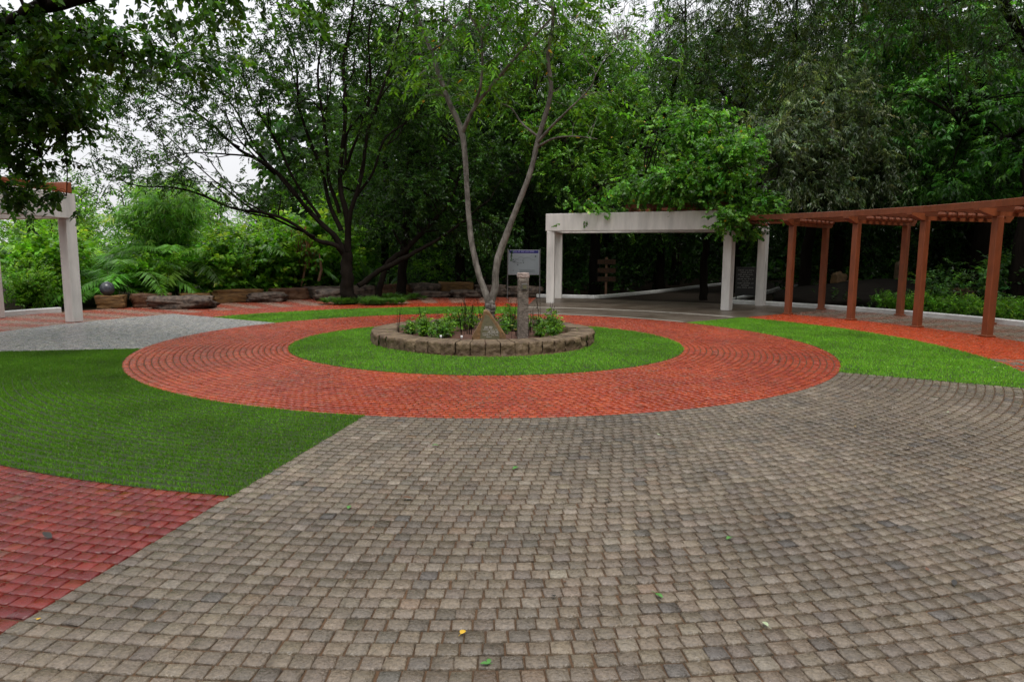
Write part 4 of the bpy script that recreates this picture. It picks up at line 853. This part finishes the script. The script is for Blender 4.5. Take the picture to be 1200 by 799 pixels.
# forest undergrowth: one mass nobody could count
def mass(name, label, n, samp, pal, leaf, seed):
    rng = np.random.default_rng(seed); P = samp(rng, n); V = sprays(rng, P, rng.normal(0, 1, (n, 3))+UP*.5, **leaf)
    o = fastmesh(name, V, [quads(len(V))], M['leaf'], None, leafcols(rng, len(V)//4, pal, (3, 2, 2), leaf['per'], .2)); return tag(o, label, 'undergrowth', kind='stuff')
def s_forest(rng, n):
    out = []
    while len(out) < n:
        x = rng.uniform(-9, 42); y = rng.uniform(27.5, 60)
        xf = np.interp(y, [p[1] for p in far], [p[0] for p in far]); xn = np.interp(y, [p[1] for p in near], [p[0] for p in near])
        if xf-.6 < x < xn+.6: continue
        if math.hypot(x-CX, y-CY) < 15.2: continue
        hgt = (2.2+1.8*noise.noise(Vector((x*.3, y*.3, 1))))*(1 if y > 31 else .55)
        out.append((x, y, rng.uniform(.05, 1)**1.0*max(.6, hgt)))
    return np.array(out)
mass('forest_undergrowth', 'dark tangled undergrowth filling the wood behind the plaza', 9500, s_forest, DARK, dict(per=9, tl=.5, L=.18, W=.10, droop=.1, ldroop=.3, tilt=2), 70)
def s_wall(rng, n):                                         # far edge of the wood
    a = np.radians(rng.uniform(20, 112, n)); r = rng.uniform(44, 60, n); return np.stack([r*np.cos(a), r*np.sin(a)+6, 13*rng.random(n)**1.7], -1)
mass('distant_wood', 'solid dark mass of the far wood between the trunks', 14000, s_wall, DARK, dict(per=8, tl=1.0, L=.6, W=.4, droop=.1, ldroop=.3, tilt=2.5), 71)

def s_thicket(rng, n):
    t = np.radians(rng.uniform(96, 168, n)); r = rng.uniform(17.5, 27, n); x = CX+r*np.cos(t); y = CY+r*np.sin(t)
    h = np.clip((r-15)*.32, .8, 3.2)*(1+.3*np.array([noise.noise(Vector((a*.5, b*.5, 9))) for a, b in zip(x, y)])); return np.stack([x, y, rng.random(n)**.8*h], -1)
mass('green_thicket', 'bright green thicket closing the view behind the bamboo and shrubs at left', 5200, s_thicket, [(.11, .27, .025), (.16, .34, .035), (.07, .18, .018)], dict(per=10, tl=.4, L=.16, W=.06, droop=.1, ldroop=.3, tilt=1.3), 74)
def s_around(rng, n):                                       # unseen foliage added behind the viewer to shade the plaza
    a = np.radians(rng.uniform(212, 400, n)); r = rng.uniform(17, 24, n); y = 6+r*np.sin(a)*.9; x = r*np.cos(a)*1.05
    return np.stack([x, y, 1+rng.random(n)*13], -1)
mass('unseen_shade_wood', 'unseen dark wood added on the viewer side to shade the plaza', 9000, s_around, DARK, dict(per=8, tl=1.0, L=.5, W=.32, droop=.1, ldroop=.3, tilt=2), 75)
# right hand hedge, ground cover and shrub
def s_hedge(rng, n):
    t = np.radians(rng.uniform(-8, 34, n)); r = rng.uniform(13.2, 14.9, n); x = CX+r*np.cos(t); y = CY+r*np.sin(t)
    h = .42+.12*np.array([noise.noise(Vector((a, b, 4))) for a, b in zip(x*1.2, y*1.2)]); return np.stack([x, y, rng.random(n)**.5*h], -1)
mass('ground_cover', 'bright green low leafy ground cover along the white kerb', 3000, s_hedge, [(.08, .21, .02), (.13, .29, .03), (.05, .14, .015)], dict(per=8, tl=.18, L=.10, W=.035, droop=-.3, ldroop=-.2), 72)
def s_floor(rng, n):
    t = np.radians(rng.uniform(-8, 50, n)); r = rng.uniform(14.9, 24, n); return np.stack([CX+r*np.cos(t), CY+r*np.sin(t), rng.random(n)*.3], -1)
mass('woodland_floor_plants', 'sparse low plants on the dark ground behind the pergola', 1500, s_floor, DARK, dict(per=7, tl=.3, L=.12, W=.05, droop=0, ldroop=0), 73)
p_tab = shrub('tabletop_shrub', 1.9, 1.2, 12, dict(per=14, tl=.5, L=.13, W=.05, droop=.25, ldroop=.3), [(.05, .14, .035), (.09, .2, .04), (.04, .1, .03)], 66, N=150)
put(p_tab, 14.0, 20.0, 1.15, 'light green feathery shrub behind the last pergola post', 'shrub'); put(p_tab, 12.4, 19.9, .8, 'small light green feathery shrub above the ground cover', 'shrub')
put(p_strap, 9.9, 24.9, .6, 'small dark plant in the gloom behind the second pergola post', 'plant')
# grassy tufts at tree feet
p_tuft = strap(67, 130, .34, .014, ((.06, .16, .02), (.09, .2, .03), (.045, .12, .018)), 'grass_tuft')
for cx_, cy_, n_, rx in [(-5.2, 21.75, 64, 1.45), (-4.1, 24.0, 22, .9)]:
    for i in range(n_):
        a = rf.uniform(0, 6.28); q = rf.uniform(.25, 1)
        put(p_tuft, cx_+.35+math.cos(a)*rx*q, cy_+math.sin(a)*.55*q, rf.uniform(.6, 1.05), 'short bright grass tuft '+('around the foot of the big spreading tree' if n_ > 40 else 'around the foot of the slim dark trunk'), 'grass tuft', 'grass tufts '+('under the spreading tree' if n_ > 40 else 'under the slim trunk'))

# ------------------------------------------------------------------ plants in the planter
def seedling(seed, h, pal, name='planter_plant', per=5, L=.07, W=.036, bare=False):
    rng = np.random.default_rng(seed); root = empty(name, (0, 0, 0)); S = Soup(); PP = []; DD = []
    for k in range(5 if not bare else 4):
        a = rng.uniform(0, 6.28); t = np.array([math.cos(a)*.10, math.sin(a)*.10, h*rng.uniform(.6, 1.1)])*[1, 1, 1]
        P = smooth_line([(rng.normal(0, .02), rng.normal(0, .02), -.03, .005), (*(t*[.5, .5, .55]), .004), (*t, .0025)], 3); V, F = tube_np(P[:, :3], P[:, 3], 4); S.add(V, F)
        for _ in range(7 if not bare else 1): i = int(rng.uniform(.3, 1)*(len(P)-1)); PP.append(P[i, :3]+rng.normal(0, .02, 3)); DD.append(rng.normal(0, 1, 3)*[1, 1, .3])
    V = sprays(rng, np.array(PP), np.array(DD), per=per, tl=.10, L=L, W=W, droop=-.1, ldroop=.15); S.build('stem', M['bark'], root)
    fastmesh('foliage', V, [quads(len(V))], M['leafg'], root, leafcols(rng, len(V)//4, pal, (3, 2, 2), 6, .15)); return root
s1 = seedling(80, .46, [(.13, .27, .03), (.18, .34, .04), (.08, .19, .02)]); s2 = seedling(81, .24, [(.08, .19, .02), (.12, .26, .03), (.05, .13, .015)], 'leafy_bedding_plant')
s3 = seedling(82, .55, [(.06, .08, .03), (.08, .07, .03), (.05, .07, .02)], 'thin_stemmed_plant', per=3, L=.04, W=.015, bare=True)
rp = random.Random(33)
for i in range(54):
    a = rp.uniform(0, 6.28); q = 1.52*math.sqrt(rp.uniform(.06, 1)); x = PX+q*math.cos(a); y = PY+q*math.sin(a)
    if abs(x+.40) < .34 and y < 12.4: continue
    if abs(x-.19) < .16 and y < 12.6: continue
    left = x < -.4; src = s1 if rp.random() < .5 else s2
    put(src, x, y, rp.uniform(.75, 1.15), ('upright light green' if src is s1 else 'low dark leafy')+' plant in the planter soil '+('left' if left else 'right')+' of the inscribed stone', 'plant', 'plants in the round planter, '+('left' if left else 'right')+' side', z=.10)
for i in range(22):
    x = -.45+rp.gauss(0, .55); y = 13.0+rp.uniform(-.7, 1)
    if abs(x+.40) < .3 and y < 12.4: continue
    put(s3, x, y, rp.uniform(.7, 1.3), 'thin nearly leafless upright stems around the foot of the pale tree', 'plant', 'bare stems in the planter', z=.1)
for i, (x, y, z) in enumerate([(.04, 12.0, .40), (.10, 11.95, .33)]):
    root = empty('yellow_flower', (x-.05, y, .1), 0, ('higher', 'lower')[i]+' of two small yellow flowers beside the granite pillar', 'flower')
    b = MB(); b.tube([(0, 0, 0), (.01, 0, z-.12)], .003, 5); b.build('stem', M['grass'] if False else M['bark'], root)
    b = MB()
    for k in range(6):
        a = k*math.pi/3; b.add([(.01, 0, z-.12), (.01+.02*math.cos(a-.3), .02*math.sin(a-.3), z-.115), (.01+.032*math.cos(a), .032*math.sin(a), z-.11), (.01+.02*math.cos(a+.3), .02*math.sin(a+.3), z-.115)], [(0, 1, 2, 3)])
    b.build('petals', M['yellow'], root)

# ------------------------------------------------------------------ fallen leaves and debris
def ground_at(px, py):
    x = (px-600)/800; y = -(py-399.5)/800; c, s = math.cos(ROLL), math.sin(ROLL); x, y = x*c-y*s, x*s+y*c
    dy = math.cos(PITCH)+y*math.sin(PITCH); dz = -math.sin(PITCH)+y*math.cos(PITCH); t = CAM_H/-dz; return x*t, dy*t
def mleaf(n, c): return mat(n, c, .5, nscale=60, namt=.2)
LM = dict(green=mleaf('fallen_green', (.06, .2, .03)), yellow=mleaf('fallen_yellow', (.6, .36, .02)), brown=mleaf('fallen_brown', (.12, .05, .02)), dark=mleaf('fallen_dark', (.02, .018, .014)), pale=mleaf('fallen_pale', (.35, .42, .25)))
for i, (px, py, c, L_, lb) in enumerate([
    (573, 780, 'green', .036, 'forked green fallen leaf at the bottom centre'), (540, 745, 'yellow', .035, 'small yellow fallen leaf near the bottom centre'), (484, 585, 'brown', .075, 'curled brown leaf on the grey pavers left of centre'),
    (601, 551, 'green', .07, 'small green leaf on the grey pavers in the middle distance'), (410, 594, 'green', .055, 'green leaf beside the curled brown leaf'), (60, 632, 'dark', .08, 'crumpled dark dead leaf on the red pavers at left'),
    (900, 736, 'pale', .04, 'pale green leaf on the grey pavers at lower right'), (857, 631, 'green', .05, 'tiny green leaf on the grey pavers right of centre'), (1118, 688, 'dark', .05, 'dark fallen leaf on the grey pavers at right'),
    (715, 587, 'dark', .06, 'dark twig-like leaf right of centre'), (768, 697, 'green', .05, 'green leaf in a paver joint right of centre'), (1066, 526, 'dark', .08, 'dark leaf near the upper right pavers'), (514, 523, 'green', .06, 'green leaf near the red ring on the grey pavers'),
    (1039, 478, 'dark', .09, 'dark speck of leaf below the right grass wedge'), (909, 423, 'dark', .11, 'dark leaf on the right part of the red ring'), (648, 699, 'dark', .035, 'small dark leaf in the centre foreground')]):
    x, y = ground_at(px, py); b = MB(); rl = random.Random(i*3+1); n = 9; w_ = L_*(.55 if c != 'yellow' else .8); up = rl.uniform(.08, .3)
    def pt(u, v): return (u*L_, v, .006+abs(v)*up+.10*L_*math.sin(u*3.1)*rl.uniform(.8, 1.2)+(.25*L_*(u*u) if c in ('brown', 'dark') else 0))
    L1 = []; L2 = []; Cn = []
    for k in range(n):
        u = k/(n-1); hw = w_/2*math.sin(math.pi*min(1, u*1.0))**.8*(1-.25*u)+.0008; Cn.append(pt(u, 0)); L1.append(pt(u, hw)); L2.append(pt(u, -hw))
    b.add(Cn+L1+L2, [(k, k+1, n+k+1, n+k) for k in range(n-1)]+[(k, 2*n+k, 2*n+k+1, k+1) for k in range(n-1)])
    if i == 0: b.add([tuple(Vector(p) @ Matrix.Rotation(1.5, 3, 'Z')) for p in Cn+L1+L2], [(k, k+1, n+k+1, n+k) for k in range(n-1)]+[(k, 2*n+k, 2*n+k+1, k+1) for k in range(n-1)])
    b.tube([(-.02*rl.random()-.008, 0, .006), (0, 0, .008)], .0012, 4)
    o = b.build('fallen_leaf', LM[c], None, True); o.location = (x, y, .004); o.rotation_euler = (0, 0, rl.uniform(0, 6.28)); tag(o, lb, 'leaf', 'fallen leaves on the paving')
bits = []
for i in range(4):
    b = MB(); rl = random.Random(90+i); n = 6; L_ = .022+.004*i; pts = [(L_*u, (L_*.35*math.sin(math.pi*u)), .004+.25*L_*u*u) for u in np.linspace(0, 1, n)]
    lo = [(x_, -y_, z_*1.3) for x_, y_, z_ in pts]; b.add(pts+lo, [(k, k+1, n+k+1, n+k) for k in range(n-1)])
    b.tube([(-.012, 0, .004), (0, 0, .004)], .001, 4); bits.append(b.build('leaf_scrap', LM[('brown', 'dark', 'pale', 'yellow')[i]]))
rd = random.Random(44); first = set()
for i in range(110):
    r = math.sqrt(rd.uniform(3.8**2, 11.5**2)); th = rd.uniform(-150, -20) if rd.random() < .7 else rd.uniform(-180, 180); k = rd.choice((0, 0, 0, 0, 1, 1, 1, 2, 2, 3))
    x, y, _ = pol(r, th)
    if y < 1.5: continue
    o = bits[k] if k not in first else bits[k].copy()
    if k in first: COL.objects.link(o)
    first.add(k); o.location = (x, y, .003 if not (r < R0 or (R1 < r < R2)) else .02); o.rotation_euler = (rd.uniform(-.2, .2), rd.uniform(-.2, .2), rd.uniform(0, 6.28)); q = rd.uniform(.6, 1.3); o.scale = (q, q, q)
    tag(o, ('tiny brown scrap of dead leaf scattered on the paving', 'tiny dark scrap of dead leaf scattered on the paving', 'tiny pale green scrap of leaf scattered on the paving', 'tiny yellow scrap of leaf scattered on the paving')[k], 'leaf scrap', 'tiny scattered leaf scraps')
